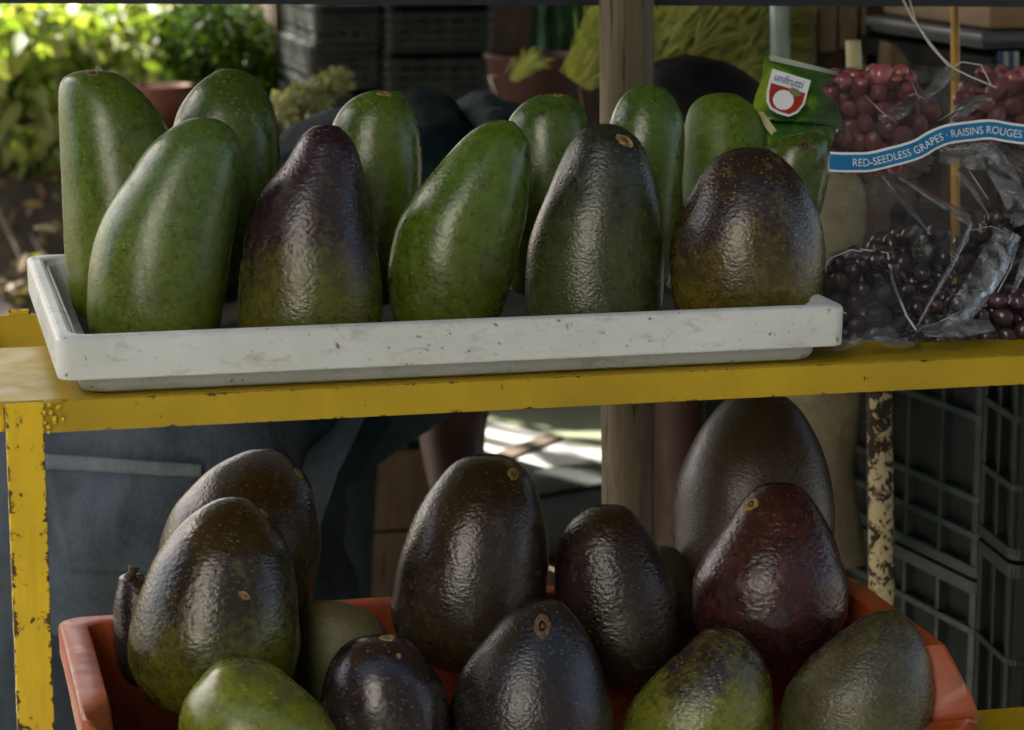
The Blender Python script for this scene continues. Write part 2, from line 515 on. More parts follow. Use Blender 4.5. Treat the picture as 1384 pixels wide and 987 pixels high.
for k in range(4):
    mb = MB(); x0 = -1.6+k*2.6
    mb.box(x0, x0+2.1, -4.8, -4.75, GZ+.1, GZ+2.6); mb.build('shutter', M['wall_dark'], bd)
mb = MB(); mb.box(-1.9, 9.2, -9, -4.5, GZ+8.5, GZ+8.7); mb.build('roof', M['wall_dark'], bd)

wh = thing('blocker_building', 'unseen dark brick building added on the left to block light', 'building', (-9, -5, GZ))  # unseen dark block added to close off light from the left
mb = MB(); mb.box(-18, -9, -12, 1.5, GZ, GZ+9.5); mb.build('wall', M['wall_brown'], wh)
mb = MB(); mb.box(-18.2, -8.8, -12.2, 1.7, GZ+9.5, GZ+9.7); mb.build('roof', M['wall_dark'], wh)
for k in range(4):
    mb = MB(); mb.box(-9, -8.95, -10.5+k*3, -9+k*3, GZ+2, GZ+4); mb.build('window', M['wall_dark'], wh)
hd = thing('blocker_stall', 'unseen dark green stall added behind the camera to block low light', 'stall', (-7, -5.4, GZ))  # unseen low body added to block light near the horizon
mb = MB(); mb.box(-16, -1.9, -6.2, -5.4, GZ, GZ+1.9); mb.build('body', M['stall_green'], hd)
mb = MB(); mb.box(-16.2, -1.85, -6.5, -5.0, GZ+1.9, GZ+1.97); mb.build('roof', M['stall_green'], hd)
for k in range(8):
    mb = MB(); x0 = -15.6+k*1.7; mb.box(x0, x0+1.5, -5.4, -5.37, GZ+.4, GZ+1.75); mb.build('shutter', M['stall_green'], hd)
# ------------------------------------------------------------------ yellow display stand
stand = thing('display_stand', 'yellow painted steel fruit stand with chipped paint and two shelves', 'stand', (0, 0, GZ))
T = .004
def part_box(name, b, mat, parent, bev=.0012, sub=None):
    mb = MB(); mb.box(*b, bev=bev); return mb.build(name, mat, parent)
XL, XR = -.327, .62
part_box('top_shelf', (XL-.006, XR, .0015, .19, -T, 0), M['yellow'], stand)
part_box('front_rail', (XL+.0236, XR-.026, -.0022, .0012, -.0205, -.0002), M['yellow_rail'], stand, .0008)
part_box('rear_rail', (XL, XR, .345, .35, -.03, -.004), M['yellow'], stand)
part_box('side_rail', (XL-.004, XL, .012, .345, -.022, -.0045), M['yellow_worn'], stand)
part_box('side_rail', (XR+.001, XR+.005, .012, .345, -.022, -.0045), M['yellow'], stand)
def angle_post(x, sx, y0, sy, mat):
    p = stand
    mb = MB()
    mb.box(x, x+sx*.0245, y0-sy*.0026, y0, GZ, -.0045, bev=.0006)
    mb.box(x, x+sx*.0026, y0+sy*.0004, y0+sy*.0245, GZ, -.0045, bev=.0006)
    return mb.build('post', mat, p)
def nrm_box(o):
    o.data.validate(); return o
def fix(mb): return mb
mbp = MB(); mbp.box(XL, XL+.0232, -.0036, -.0010, GZ, -.0006, bev=.0008); mbp.box(XL, XL+.0026, -.0006, .0150, GZ, -.0048, bev=.0006)
mbp.build('post', M['yellow_worn'], stand)
mbp = MB(); mbp.box(XR-.0245, XR, -.0036, -.0010, GZ, -.0006, bev=.0008); mbp.box(XR-.0026, XR, -.0006, .0235, GZ, -.0048, bev=.0006)
mbp.build('post', M['yellow_worn'], stand)
for x0 in (XL+.018, XR-.034):
    mbp = MB(); mbp.box(x0, x0+.016, .3515, .355, GZ, -.001, bev=.0008); mbp.build('post', M['yellow_worn'], stand)
LZ = -.300
part_box('lower_shelf', (XL+.004, XR-.004, .0045, .128, LZ-T, LZ), M['yellow'], stand)
part_box('lower_rail', (XL+.026, XR-.026, -.0022, .0016, LZ-.02, LZ-.0004), M['yellow'], stand, .0008)
# weld beads at the corner
mbw = MB()
for k in range(14):
    a = random.random()
    p = Vector((XL+.022+.014*random.random(), -.0035, -.001-.019*random.random()))
    bm = bmesh.new(); bmesh.ops.create_icosphere(bm, subdivisions=1, radius=.0012+.0012*random.random())
    mbw.add([v.co*1.0+p for v in bm.verts], [[v.index for v in f.verts] for f in bm.faces]); bm.free()
mbw.build('weld_bead', M['yellow_worn'], stand, True)

# ------------------------------------------------------------------ lofted rounded rectangles (tray, crate)
def rrect(x0, x1, y0, y1, r, nc=6, ns=10):
    pts = []
    def side(a, b):
        for i in range(ns): pts.append((a[0]+(b[0]-a[0])*i/ns, a[1]+(b[1]-a[1])*i/ns))
    def corner(cx, cy, a0):
        for i in range(nc):
            a = a0+math.pi/2*i/nc
            pts.append((cx+r*math.cos(a), cy+r*math.sin(a)))
    side((x0+r, y0), (x1-r, y0)); corner(x1-r, y0+r, -math.pi/2)
    side((x1, y0+r), (x1, y1-r)); corner(x1-r, y1-r, 0)
    side((x1-r, y1), (x0+r, y1)); corner(x0+r, y1-r, math.pi/2)
    side((x0, y1-r), (x0, y0+r)); corner(x0+r, y0+r, math.pi)
    return pts
def loft(rings, zfun=None, cap_first=True, cap_last=True):
    vs, fs = [], []
    n = None
    for (x0, x1, y0, y1, r, z) in rings:
        p = rrect(x0, x1, y0, y1, r); n = len(p)
        for (x, y) in p:
            vs.append(Vector((x, y, z)) if zfun is None else zfun(x, y, z))
    for j in range(len(rings)-1):
        for i in range(n):
            i2 = (i+1) % n
            fs.append((j*n+i, (j+1)*n+i, (j+1)*n+i2, j*n+i2))
    if cap_first: fs.append(tuple(range(n)))
    if cap_last: fs.append(tuple(reversed([(len(rings)-1)*n+i for i in range(n)])))
    return vs, fs
TX0, TX1, TY0, TY1 = -.2945, .2300, -.006, .352
def R_(dx, z, r): return (TX0+dx, TX1-dx, TY0+dx, TY1-dx, r, z)
tray_rings = [R_(.026, .0035, .012), R_(.024, .0055, .014), R_(.0165, .031, .016), R_(.0150, .0362, .016), R_(.0125, .0362, .016), R_(.0115, .0395, .016),
              R_(.0085, .0408, .015), R_(.0035, .0408, .012), R_(.0010, .0398, .010), R_(0, .0375, .009), R_(.0004, .0140, .009), R_(.0012, .0128, .009),
              R_(.0032, .0128, .008), R_(.0040, .030, .010), R_(.0100, .030, .014), R_(.0145, .006, .014), R_(.0165, .0022, .014), R_(.020, .0006, .013)]
v_, f_ = loft(tray_rings)
tr = mesh_of(v_, f_, 'tray')
bmT = bmesh.new(); bmT.from_mesh(tr)
bmesh.ops.recalc_face_normals(bmT, faces=bmT.faces); bmT.to_mesh(tr); bmT.free()
tro = link('display_tray', tr, M['tray'])
tag(tro, 'white plastic tray with scuffed rim on the yellow shelf, holding upright avocados', 'tray')
md = tro.modifiers.new('bevel', 'BEVEL'); md.width = .0006; md.segments = 1; md.limit_method = 'ANGLE'

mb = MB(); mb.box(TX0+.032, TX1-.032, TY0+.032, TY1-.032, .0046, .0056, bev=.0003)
mb.build('gap_shade_sheet', simple('gap_shade_brown', (.035, .026, .018), .9, .4, 30, .4, 60), tro)  # dark sheet added on the tray floor to stand in for gap shade
# ------------------------------------------------------------------ orange crate
crate = thing('orange_crate', 'orange plastic crate with wide lip heaped with dark avocados', 'crate', (.01, .09, LZ))
CX0, CX1, CY0, CY1 = -.288, .312, -.040, .222
ZR = -.203
def sst(a, b, x):
    t = min(1, max(0, (x-a)/(b-a))); return t*t*(3-2*t)
def crate_z(x, y, z):
    hgt = (z-(LZ+.004))/(ZR-(LZ+.004))
    # the front edge dips between the two high ends
    dip = sst(.020, -.020, y)*sst(CX0+.002, CX0+.045, x)
    ang = sst(-.005, -.035, y)*sst(CX1-.050, CX1-.006, x)
    dr = dip*sst(CX1, CX1-.02, x)
    dip = max(dr, ang*.9)
    z2 = z - .050*dip*max(0, hgt)
    x2 = x + .016*ang*max(0, hgt)
    if y > .15 : z2 -= .004*sst(.15, .22, y)*max(0, hgt)
    return Vector((x2, y, z2))
def C_(dx, z, r): return (CX0+dx, CX1-dx, CY0+dx, CY1-dx, r, z)
rings = [C_(.034, LZ+.006, .012), C_(.030, LZ+.009, .012), C_(.0215, ZR-.006, .014), C_(.0200, ZR-.0012, .014), C_(.0180, ZR, .014), C_(.0030, ZR, .017), C_(.0008, ZR-.0012, .017), C_(0, ZR-.0035, .017),
         C_(.0004, ZR-.024, .017), C_(.0030, ZR-.0255, .014), C_(.0042, ZR-.005, .014), C_(.0180, ZR-.006, .014), C_(.024, LZ+.004, .012), C_(.028, LZ+.001, .012)]
v_, f_ = loft(rings, crate_z)
mb = MB(); mb.add(v_, f_)
cb = mb.build('body', M['orange'], crate, False)
bmT = bmesh.new(); bmT.from_mesh(cb.data); bmesh.ops.recalc_face_normals(bmT, faces=bmT.faces); bmT.to_mesh(cb.data); bmT.free()
for p in cb.data.polygons: p.use_smooth = True
md = cb.modifiers.new('edge', 'EDGE_SPLIT'); md.split_angle = R(40)
for k, yy in enumerate((.02, .09, .16)):
    mb = MB(); mb.box(CX0+.0045, CX0+.02, yy-.0015, yy+.0015, ZR-.05, ZR-.007, bev=.0006); mb.build('rib', M['orange'], crate)
mb = MB(); mb.box(CX0+.0045, CX0+.016, .025, .155, ZR-.05, ZR-.046, bev=.0008); mb.build('handle', M['orange'], crate)

# ------------------------------------------------------------------ avocados
NSEG, NRING = 40, 56
def avocado(stations, Y, mat, label, cat='avocado', group=None, scars=(), flat=.92, lean=0.0, seed=0, lump=.031, stem=None):
    """a real solid fruit: circular slices stacked along a gently bent axis"""
    ys_ = [s[0] for s in stations]
    y0, y1 = ys_[0], ys_[-1]
    cx = [(s[1]+s[2])/2 for s in stations]; rr = [(s[2]-s[1])/2 for s in stations]
    mid = atY(cx[len(cx)//2], (y0+y1)/2, Y)
    d = depth_of(mid)
    k = d/FPX
    # pad both ends to a rounded pole
    capt = rr[0]*rr[0]/(2*max(rr))*.55
    capb = rr[-1]*rr[-1]/(2*max(rr))*.9
    ya = np.concatenate([[y0-capt], ys_, [y1+capb]])
    ra = np.concatenate([[0], rr, [0]]); ca = np.concatenate([[cx[0]], cx, [cx[-1]]])
    u = np.linspace(0, 1, NRING)
    yq = ya[0] + (ya[-1]-ya[0])*(.5-.5*np.cos(math.pi*u))
    r2 = np.maximum(0, pchip(ya, ra**2, yq)); rq = np.sqrt(r2)
    # soften the traced outline
    for _ in range(3):
        rq[1:-1] = (rq[:-2]+2*rq[1:-1]+rq[2:])/4
    cq = pchip(ya, ca, yq)
    for _ in range(3):
        cq[1:-1] = (cq[:-2]+2*cq[1:-1]+cq[2:])/4
    base = at_depth(cq[-1], yq[-1], d)
    vs, fs = [], []
    ymid = (y0+y1)/2
    for j in range(1, NRING-1):
        c = at_depth(cq[j], yq[j], d) + FW*(lean*(ymid-yq[j])*k)
        for i in range(NSEG):
            a = 2*math.pi*i/NSEG
            dirv = RT*math.cos(a) + FW*(math.sin(a)*flat)
            q = c + dirv*(rq[j]*k)
            nz = 1.1*mn.noise(q*9+Vector((0, 0, seed*2.3))) + mn.noise(q*18+Vector((seed*3.1, 0, 0)))*.9 + mn.noise(q*45+Vector((0, seed*1.7, 0)))*.35
            q = c + dirv*(rq[j]*k*(1+lump*nz))
            vs.append(q)
    top = at_depth(cq[0], yq[0], d) + FW*(lean*(ymid-yq[0])*k)
    bot = at_depth(cq[-1], yq[-1], d) + FW*(lean*(ymid-yq[-1])*k)
    nr = NRING-2
    for j in range(nr-1):
        for i in range(NSEG):
            i2 = (i+1) % NSEG
            fs.append((j*NSEG+i, j*NSEG+i2, (j+1)*NSEG+i2, (j+1)*NSEG+i))
    vs += [top, bot]
    for i in range(NSEG):
        i2 = (i+1) % NSEG
        fs.append((len(vs)-2, i2, i)); fs.append((len(vs)-1, (nr-1)*NSEG+i, (nr-1)*NSEG+i2))
    root = thing('avocado', label, cat, bot, group)
    me = mesh_of([v-bot for v in vs], fs, 'avocado_skin')
    bmT = bmesh.new(); bmT.from_mesh(me); bmesh.ops.recalc_face_normals(bmT, faces=bmT.faces); bmT.to_mesh(me); bmT.free()
    o = link('skin', me, mat, root, True)
    # stem scars: a small sunken disc with a corky rim, where the photograph shows one
    for (px, py, sw, sh, ang, sm) in scars:
        best, bn = None, None
        bvh = BVHTree.FromPolygons([tuple(v) for v in vs], fs)
        hit = bvh.ray_cast(CAM, ray(px, py).normalized())
        if hit[0] is None: hit = bvh.find_nearest(at_depth(px, py, d))
        p, nrm = hit[0], hit[1]
        if nrm.dot(FW) > 0: nrm = -nrm
        ax = (RT*math.cos(ang) + UP*math.sin(ang)); ax = (ax-nrm*ax.dot(nrm)).normalized(); ay = nrm.cross(ax)
        sv, sf = [], []
        prof = [(0, .00005), (.40, .0001), (.72, .0006), (.95, .0002), (1.10, -.0012)]
        NS = 14
        # keep the apparent size by undoing foreshortening of the tilted facet
        fx = max(.35, math.sqrt(max(0, 1-ax.dot(FW)**2))); fy = max(.35, math.sqrt(max(0, 1-ay.dot(FW)**2)))
        for (rad, hh) in prof[1:]:
            for i in range(NS):
                a = 2*math.pi*i/NS
                j_ = 1+.22*mn.noise(Vector((px+math.cos(a)*1.6, py+math.sin(a)*1.6, 0)))
                q = p + ax*(rad*j_*sw*k*math.cos(a)/fx) + ay*(rad*j_*sh*k*math.sin(a)/fy)
                loc = bvh.find_nearest(q)
                q2 = loc[0] + nrm*hh
                sv.append(q2)
        sv.append(p+nrm*prof[0][1])
        for j in range(len(prof)-2):
            for i in range(NS):
                i2 = (i+1) % NS
                sf.append((j*NS+i, j*NS+i2, (j+1)*NS+i2, (j+1)*NS+i))
        for i in range(NS): sf.append((len(sv)-1, i, (i+1) % NS))
        sme = mesh_of([v-bot for v in sv], sf, 'stem_scar')
        link('stem_scar', sme, sm, root, True)
    if stem is not None:
        p0 = at_depth(stem[0], stem[1], d-.01); p1 = at_depth(stem[2], stem[3], d-.01)
        mb = MB(); mb.tube([p0, (p0+p1)/2+RT*.001, p1], [.0035, .003, .0042], 8)
        mb.build('stem', M['twig'], root, True)
    return root

SP = (.17, .21, .06)
G = lambda i, **kw: avocado_mat('green_avocado_skin_%d' % i, rough=kw.pop('rough', .25), bump=kw.pop('bump', .4)*.6, speck_amt=.75, top=kw.pop('top', (.064, .112, .006)), bot=kw.pop('bot', (.105, .140, .005)), mott=kw.pop('mott', (.026, .048, .006)), speck=kw.pop('speck', SP), seed=i, **kw)
P = lambda i, **kw: avocado_mat('purple_avocado_skin_%d' % i, kw.pop('top', (.016, .008, .011)), kw.pop('bot', (.022, .016, .010)), kw.pop('mott', (.032, .016, .022)), kw.pop('speck', (.16, .115, .05)), rough=kw.pop('rough', .22)*.8, seed=i, **kw)
UG = 'avocados standing in the white tray'
LG = 'avocados heaped in the orange crate'
FR, RR = .124, .222
S_, SB = M['scar'], M['scar_brown']

avocado([(97, 108, 150), (103, 90, 165), (125, 80, 192), (165, 81, 222), (220, 83, 240), (300, 86, 248), (380, 92, 240), (430, 108, 215)], RR+.005,
        G(1, bump=.35, rough=.28), 'tall green avocado with flat pinkish stem top, far left in the tray rear row', group=UG, scars=[(126, 99, 9, 5, 0, SB)], seed=1)
avocado([(160, 262, 285), (166, 245, 305), (180, 222, 318), (200, 200, 327), (237, 175, 328), (277, 148, 323), (328, 126, 314), (380, 117, 308), (420, 117, 302), (448, 121, 297), (468, 145, 276)], FR+.01,
        G(2, bump=.35, rough=.28, top=(.066, .122, .020), bot=(.098, .138, .009)), 'large smooth green avocado leaning right, leftmost in the front row of the white tray', group=UG, seed=2)
avocado([(94, 300, 320), (100, 288, 339), (112, 270, 352), (130, 253, 363), (160, 236, 374), (200, 228, 379), (250, 225, 377), (300, 228, 368), (350, 235, 350), (400, 245, 335)], RR+.02,
        G(3, top=(.040, .076, .006)), 'green avocado peeking over the large leftmost one, dusky on its right side', group=UG, seed=3)
avocado([(169, 435, 450), (174, 419, 461), (190, 403, 477), (222, 382, 489), (261, 352, 495), (300, 335, 502), (345, 326, 511), (384, 321, 516), (430, 319, 516), (452, 325, 511), (468, 350, 488)], FR,
        P(4, top=(.022, .009, .014), bot=(.095, .100, .008), split=.40, soft=.18, bump=.6, rough=.28, mott_amt=.35, speck=(.14, .13, .03)), 'pear shaped avocado with purple neck and olive green base in the front row', group=UG, seed=4)
avocado([(123, 505, 535), (129, 485, 547), (146, 463, 558), (164, 452, 564), (200, 442, 571), (240, 438, 572), (300, 438, 568), (360, 445, 560), (400, 455, 550)], RR,
        G(5), 'green avocado in the rear row between the purple necked and the glossy green one', group=UG, scars=[(519, 127, 10, 3, 0, S_)], seed=5)
avocado([(163, 668, 688), (170, 650, 699), (188, 626, 713), (208, 607, 718), (257, 565, 716), (306, 536, 708), (358, 525, 697), (400, 527, 686), (430, 532, 676), (448, 543, 668), (462, 570, 645)], FR,
        G(6, bot=(.075, .105, .006), top=(.070, .135, .006), bump=.55, rough=.24), 'glossy bright green avocado leaning right in the middle of the front row', group=UG, seed=6)
avocado([(128, 730, 765), (134, 716, 776), (146, 700, 789), (162, 687, 795), (200, 680, 800), (260, 676, 800), (330, 680, 795), (390, 690, 785)], RR,
        G(7, top=(.048, .10, .010)), 'green avocado with a bit of stem on top, just left of the wooden post', group=UG, scars=[(755, 129, 8, 2.5, 0, S_)], seed=7)
avocado([(168, 805, 830), (174, 788, 844), (190, 772, 864), (217, 758, 877), (252, 743, 888), (299, 725, 897), (348, 713, 899), (400, 711, 897), (425, 712, 896), (444, 722, 886), (457, 752, 858)], FR+.005,
        P(8, top=(.013, .016, .013), bot=(.052, .064, .020), mott=(.028, .040, .012), speck=(.11, .13, .06), split=.72, soft=.2, bump=.6, rough=.25), 'blackish green avocado with a yellow stem scar in the front row of the tray', group=UG, scars=[(845, 190, 14, 7, -.45, S_)], seed=8)
avocado([(116, 865, 888), (122, 850, 902), (139, 835, 915), (164, 824, 925), (189, 818, 927), (224, 815, 924), (280, 815, 918), (340, 822, 912), (390, 835, 900)], RR-.004,
        G(9, top=(.052, .110, .008), bump=.6), 'green avocado in the rear row right in front of the wooden post', group=UG, seed=9)
avocado([(200, 1000, 1030), (206, 978, 1046), (221, 957, 1065), (249, 937, 1087), (277, 923, 1101), (313, 910, 1110), (355, 906, 1112), (391, 908, 1110), (414, 912, 1104), (440, 930, 1080), (455, 955, 1055)], .078,
        P(10, top=(.024, .013, .011), bot=(.115, .095, .006), mott=(.040, .024, .008), speck=(.28, .24, .02), split=.42, soft=.22, bump=.6, rough=.25, speck_amt=.55), 'plump brown and olive avocado, rightmost in the front row of the tray', group=UG, seed=10)
avocado([(127, 960, 990), (132, 946, 1003), (146, 932, 1020), (165, 926, 1032), (200, 922, 1038), (250, 922, 1040), (320, 928, 1034), (380, 940, 1020)], RR+.04,
        G(11, top=(.075, .135, .004), bot=(.06, .12, .006), bump=.2, rough=.42, spec=.3), 'plain dull green avocado behind the plump brown one', group=UG, seed=11)
avocado([(181, 1075, 1108), (190, 1045, 1119), (206, 1030, 1122), (235, 1020, 1121), (265, 1012, 1115), (300, 1012, 1105), (350, 1018, 1095), (395, 1030, 1085)], RR-.01,
        G(12, top=(.050, .095, .006), bump=.3), 'green avocado with a brown stem scar, at the right tray end beside the grapes', group=UG, scars=[(1088, 196, 11, 6, 0, SB)], seed=12)

# heap in the orange crate
avocado([(775, 170, 190), (790, 160, 215), (830, 153, 235), (880, 155, 250), (920, 170, 240)], .155,
        P(20, top=(.02, .014, .012)), 'dark avocado mostly hidden at the left end of the crate, a stem stub on top', group=LG, seed=20, stem=(172, 783, 181, 766))
avocado([(607, 345, 372), (613, 325, 385), (630, 290, 402), (649, 267, 417), (694, 228, 431), (739, 214, 436), (790, 212, 428), (830, 222, 415), (870, 250, 390)], .195,
        P(21, top=(.020, .011, .010), bot=(.080, .074, .018), split=.50, soft=.3, speck=(.16, .13, .05), bump=.6), 'brown speckled avocado at the left rear of the heap, a yellow scratch near its top', group=LG, scars=[(404, 640, 9, 3.2, -.9, S_)], seed=21)
avocado([(672, 305, 330), (677, 288, 340), (689, 268, 355), (709, 243, 371), (730, 226, 387), (757, 208, 395), (790, 193, 401), (830, 177, 406), (866, 170, 408), (900, 173, 402), (934, 190, 385), (958, 215, 355), (968, 250, 320)], .118,
        P(22, top=(.016, .010, .011), bot=(.105, .115, .012), mott=(.034, .030, .012), split=.42, soft=.2, rough=.22, bump=.6, speck=(.15, .15, .04)), 'large dark avocado with green lower side and two yellow scars, front left of the heap', group=LG, scars=[(357, 693, 8, 3.2, -.9, S_), (331, 805, 9, 4.5, -.6, S_)], seed=22)
avocado([(890, 310, 335), (897, 290, 365), (916, 270, 389), (943, 249, 421), (970, 240, 448), (990, 240, 462), (1030, 252, 480), (1050, 275, 468), (1062, 320, 435)], .034,
        G(23, top=(.055, .070, .028), bot=(.150, .185, .010), mott=(.09, .10, .02), split=.86, soft=.1, bump=.25, rough=.25, speck=(.30, .30, .10), mott_amt=.6), 'yellowish green avocado with a greyish pink blush, at the bottom left of the heap', group=LG, seed=23)
avocado([(812, 425, 450), (818, 412, 475), (830, 403, 503), (850, 400, 520), (880, 400, 530), (920, 405, 525), (960, 420, 505)], .150,
        G(24, top=(.085, .08, .035), bot=(.04, .07, .02), mott=(.15, .12, .06), split=.6, bump=.4, rough=.6, speck=(.16, .13, .07)), 'dull green avocado with corky brown patch, tucked below the rear rim', group=LG, seed=24)
avocado([(858, 505, 530), (862, 482, 545), (873, 462, 560), (893, 447, 578), (926, 437, 600), (955, 434, 610), (987, 436, 612), (1020, 447, 606), (1042, 465, 590), (1054, 492, 562)], .034,
        P(25, top=(.012, .007, .009), bot=(.014, .010, .006), rough=.26, bump=.3), 'smooth blackish avocado with two tiny yellow specks, bottom of the heap', group=LG, scars=[(523, 862, 12, 3.5, -.25, S_), (539, 887, 3.5, 3, 0, S_), (524, 917, 3.5, 2, 0, SB)], seed=25)
avocado([(614, 648, 670), (620, 622, 690), (638, 600, 711), (667, 576, 725), (709, 552, 735), (757, 536, 739), (804, 528, 736), (842, 530, 728), (870, 545, 712), (893, 572, 690), (907, 600, 660)], .140,
        P(26, top=(.021, .014, .014), bot=(.046, .034, .014), mott=(.034, .020, .022), split=.3, soft=.3, bump=.55, rough=.22, speck=(.13, .10, .04)), 'big dark brown avocado with an orange stem scar, upper middle of the heap', group=LG, scars=[(694, 640, 9, 8, -.6, S_)], seed=26)
avocado([(811, 728, 752), (817, 708, 763), (830, 686, 775), (850, 667, 789), (889, 634, 807), (927, 616, 819), (969, 607, 828), (1005, 609, 829), (1028, 630, 814), (1042, 668, 782)], .030,
        P(27, top=(.010, .011, .013), bot=(.022, .014, .012), rough=.24, bump=.6, speck=(.10, .09, .05), lumps=.6), 'bluish black wrinkled avocado with a round orange stem scar, bottom centre of the heap', group=LG, scars=[(733, 846, 12, 15, 0, SB)], seed=27, lump=.03)
avocado([(682, 810, 835), (688, 795, 850), (700, 776, 863), (728, 757, 884), (766, 749, 904), (813, 749, 915), (861, 757, 918), (898, 780, 906), (922, 805, 880), (934, 830, 855)], .108,
        P(28, top=(.013, .007, .009), bot=(.022, .016, .007), rough=.22, bump=1.0, speck=(.10, .075, .025), lumps=.8), 'glossy pebbled black avocado between the big brown one and the reddish one', group=LG, seed=28, lump=.03)
avocado([(528, 1012, 1042), (534, 990, 1058), (548, 971, 1077), (569, 953, 1093), (609, 928, 1112), (653, 911, 1122), (697, 905, 1126), (747, 907, 1125), (790, 922, 1112), (825, 950, 1085), (840, 985, 1050)], .190,
        P(29, top=(.034, .022, .018), bot=(.050, .038, .022), mott=(.060, .040, .030), bump=.5, rough=.4, speck=(.11, .09, .06)), 'tall matt brown avocado at the top right of the heap, reaching the yellow rail', group=LG, seed=29)
avocado([(652, 1040, 1065), (657, 1025, 1080), (672, 1008, 1096), (712, 980, 1121), (752, 950, 1136), (790, 934, 1147), (830, 934, 1147), (862, 950, 1130), (890, 985, 1095), (908, 1020, 1060)], .108,
        P(30, top=(.030, .009, .012), bot=(.030, .015, .011), mott=(.070, .011, .016), mott_amt=.7, split=.4, soft=.3, rough=.26, bump=.8, speck=(.12, .07, .04), lumps=.6), 'reddish purple shiny avocado with a yellow stem scar, right side of the heap', group=LG, scars=[(1015, 681, 12, 7, .7, S_)], seed=30, lump=.026)
avocado([(850, 962, 985), (856, 947, 1000), (872, 930, 1018), (905, 893, 1037), (936, 862, 1043), (969, 842, 1046), (998, 837, 1045), (1018, 855, 1030), (1032, 890, 1000)], .028,
        P(31, top=(.024, .013, .014), bot=(.155, .170, .018), mott=(.09, .095, .02), split=.72, soft=.14, rough=.22, bump=.8, speck=(.22, .22, .07), lumps=.7), 'lumpy olive green avocado with purple neck, bottom right of the heap', group=LG, seed=31, lump=.035)
avocado([(825, 1192, 1210), (830, 1172, 1220), (845, 1150, 1236), (861, 1127, 1246), (880, 1103, 1253), (905, 1081, 1258), (940, 1060, 1262), (975, 1054, 1258), (1008, 1057, 1249), (1030, 1072, 1230), (1046, 1105, 1195)], .006,
        P(32, top=(.040, .034, .016), bot=(.085, .080, .030), mott=(.105, .100, .045), split=.55, soft=.3, rough=.3, bump=.9, speck=(.18, .17, .06), lumps=.5, mott_amt=.6), 'rough grey green speckled avocado leaning on the right end of the crate', group=LG, seed=32)
avocado([(795, 1140, 1165), (805, 1125, 1178), (830, 1110, 1188), (870, 1105, 1190), (900, 1115, 1180)], .15,
        P(33, rough=.6), 'dark avocado mostly hidden behind the reddish one, by the right rim', group=LG, seed=33)
avocado([(738, 885, 905), (748, 870, 920), (775, 855, 935), (820, 850, 945), (860, 860, 935)], .165,
        P(34, top=(.03, .026, .014), rough=.6), 'brown avocado mostly hidden between the pebbled black one and the tall matt one', group=LG, seed=34)

exec_rest = True
# ------------------------------------------------------------------ plastic film, grapes
def film_mat(name, tint=(.95, .97, .97), haze=.03, gloss_rough=.045, seed=0, fold=.60, glossf=1.7):
    t = NT(name)
    c = t.coord('Object')
    cr = t.noise(t.coord('Object', (1, 1, .55), (.3, .7, .5)), 28, 4, .55, 1.6)
    cr2 = t.noise(c, 95, 3, .5, 1.0)
    nrm = t.bump(cr, fold, .006)
    nrm = t.bump(cr2, .12, .002, nrm)
    gl = t.n('BsdfGlossy'); gl.inputs['Roughness'].default_value = gloss_rough
    gl.inputs['Color'].default_value = (1, 1, 1, 1)
    t.l(nrm, gl.inputs['Normal'])
    tp = t.n('BsdfTransparent'); tp.inputs[0].default_value = (*tint, 1)
    df = t.n('BsdfDiffuse'); df.inputs[0].default_value = (.80, .85, .90, 1); t.l(nrm, df.inputs['Normal'])
    m1 = t.n('MixShader'); t.l(t.math('MULTIPLY', t.ramp(t.noise(t.coord('Object', (1, 1, .5), (.5, .6, .3)), 60, 5, .65, .8), [(.38, .12), (.66, 1.5)]), haze, clamp=True), m1.inputs[0])
    t.l(tp.outputs[0], m1.inputs[1]); t.l(df.outputs[0], m1.inputs[2])
    fr = t.n('Fresnel'); fr.inputs[0].default_value = 1.5; t.l(nrm, fr.inputs['Normal'])
    patch = t.ramp(t.noise(t.coord('Object', (1, 1, .7), (.2, .4, .6)), 17, 4, .6, .8), [(.42, .30), (.66, 2.0)])
    f2 = t.math('MULTIPLY', t.math('MULTIPLY', fr.outputs[0], glossf), patch, clamp=True)
    m2 = t.n('MixShader'); t.l(f2, m2.inputs[0])
    t.l(m1.outputs[0], m2.inputs[1]); t.l(gl.outputs[0], m2.inputs[2])
    t.l(m2.outputs[0], t.out.inputs[0])
    return t.mat
M['strand'] = simple('milky_plastic_strand', (.42, .42, .38), .3, .1, 40, 0)
M['film'] = film_mat('clear_bag_film')
M['film_shiny'] = film_mat('creased_bag_film', (.80, .84, .87), .24, .12, fold=.9, glossf=4.5)
def grape_mat(name, c0, c1, bloom):
    t = NT(name)
    oi = t.n('ObjectInfo')
    c = t.coord('Object')
    base = t.mix(oi.outputs['Random'], c0, c1)
    base = t.mix(t.math('MULTIPLY', t.ramp(t.noise(c, 90, 4), [(.35, 0.0), (.7, 1.0)]), .5), base, bloom)
    t.set('Base Color', base); t.set('Roughness', .24); t.set('Specular IOR Level', .7); t.set('Subsurface Weight', .15)
    t.set('Subsurface Radius', (.004, .001, .001)); t.set('Subsurface Scale', 1.0)
    return t.mat
M['grape_red'] = grape_mat('red_grape_skin', (.15, .018, .028), (.26, .052, .064), (.40, .20, .22))
M['grape_dark'] = grape_mat('dark_grape_skin', (.018, .008, .013), (.045, .018, .026), (.07, .045, .055))
bmG = bmesh.new(); bmesh.ops.create_uvsphere(bmG, u_segments=16, v_segments=10, radius=1.0)
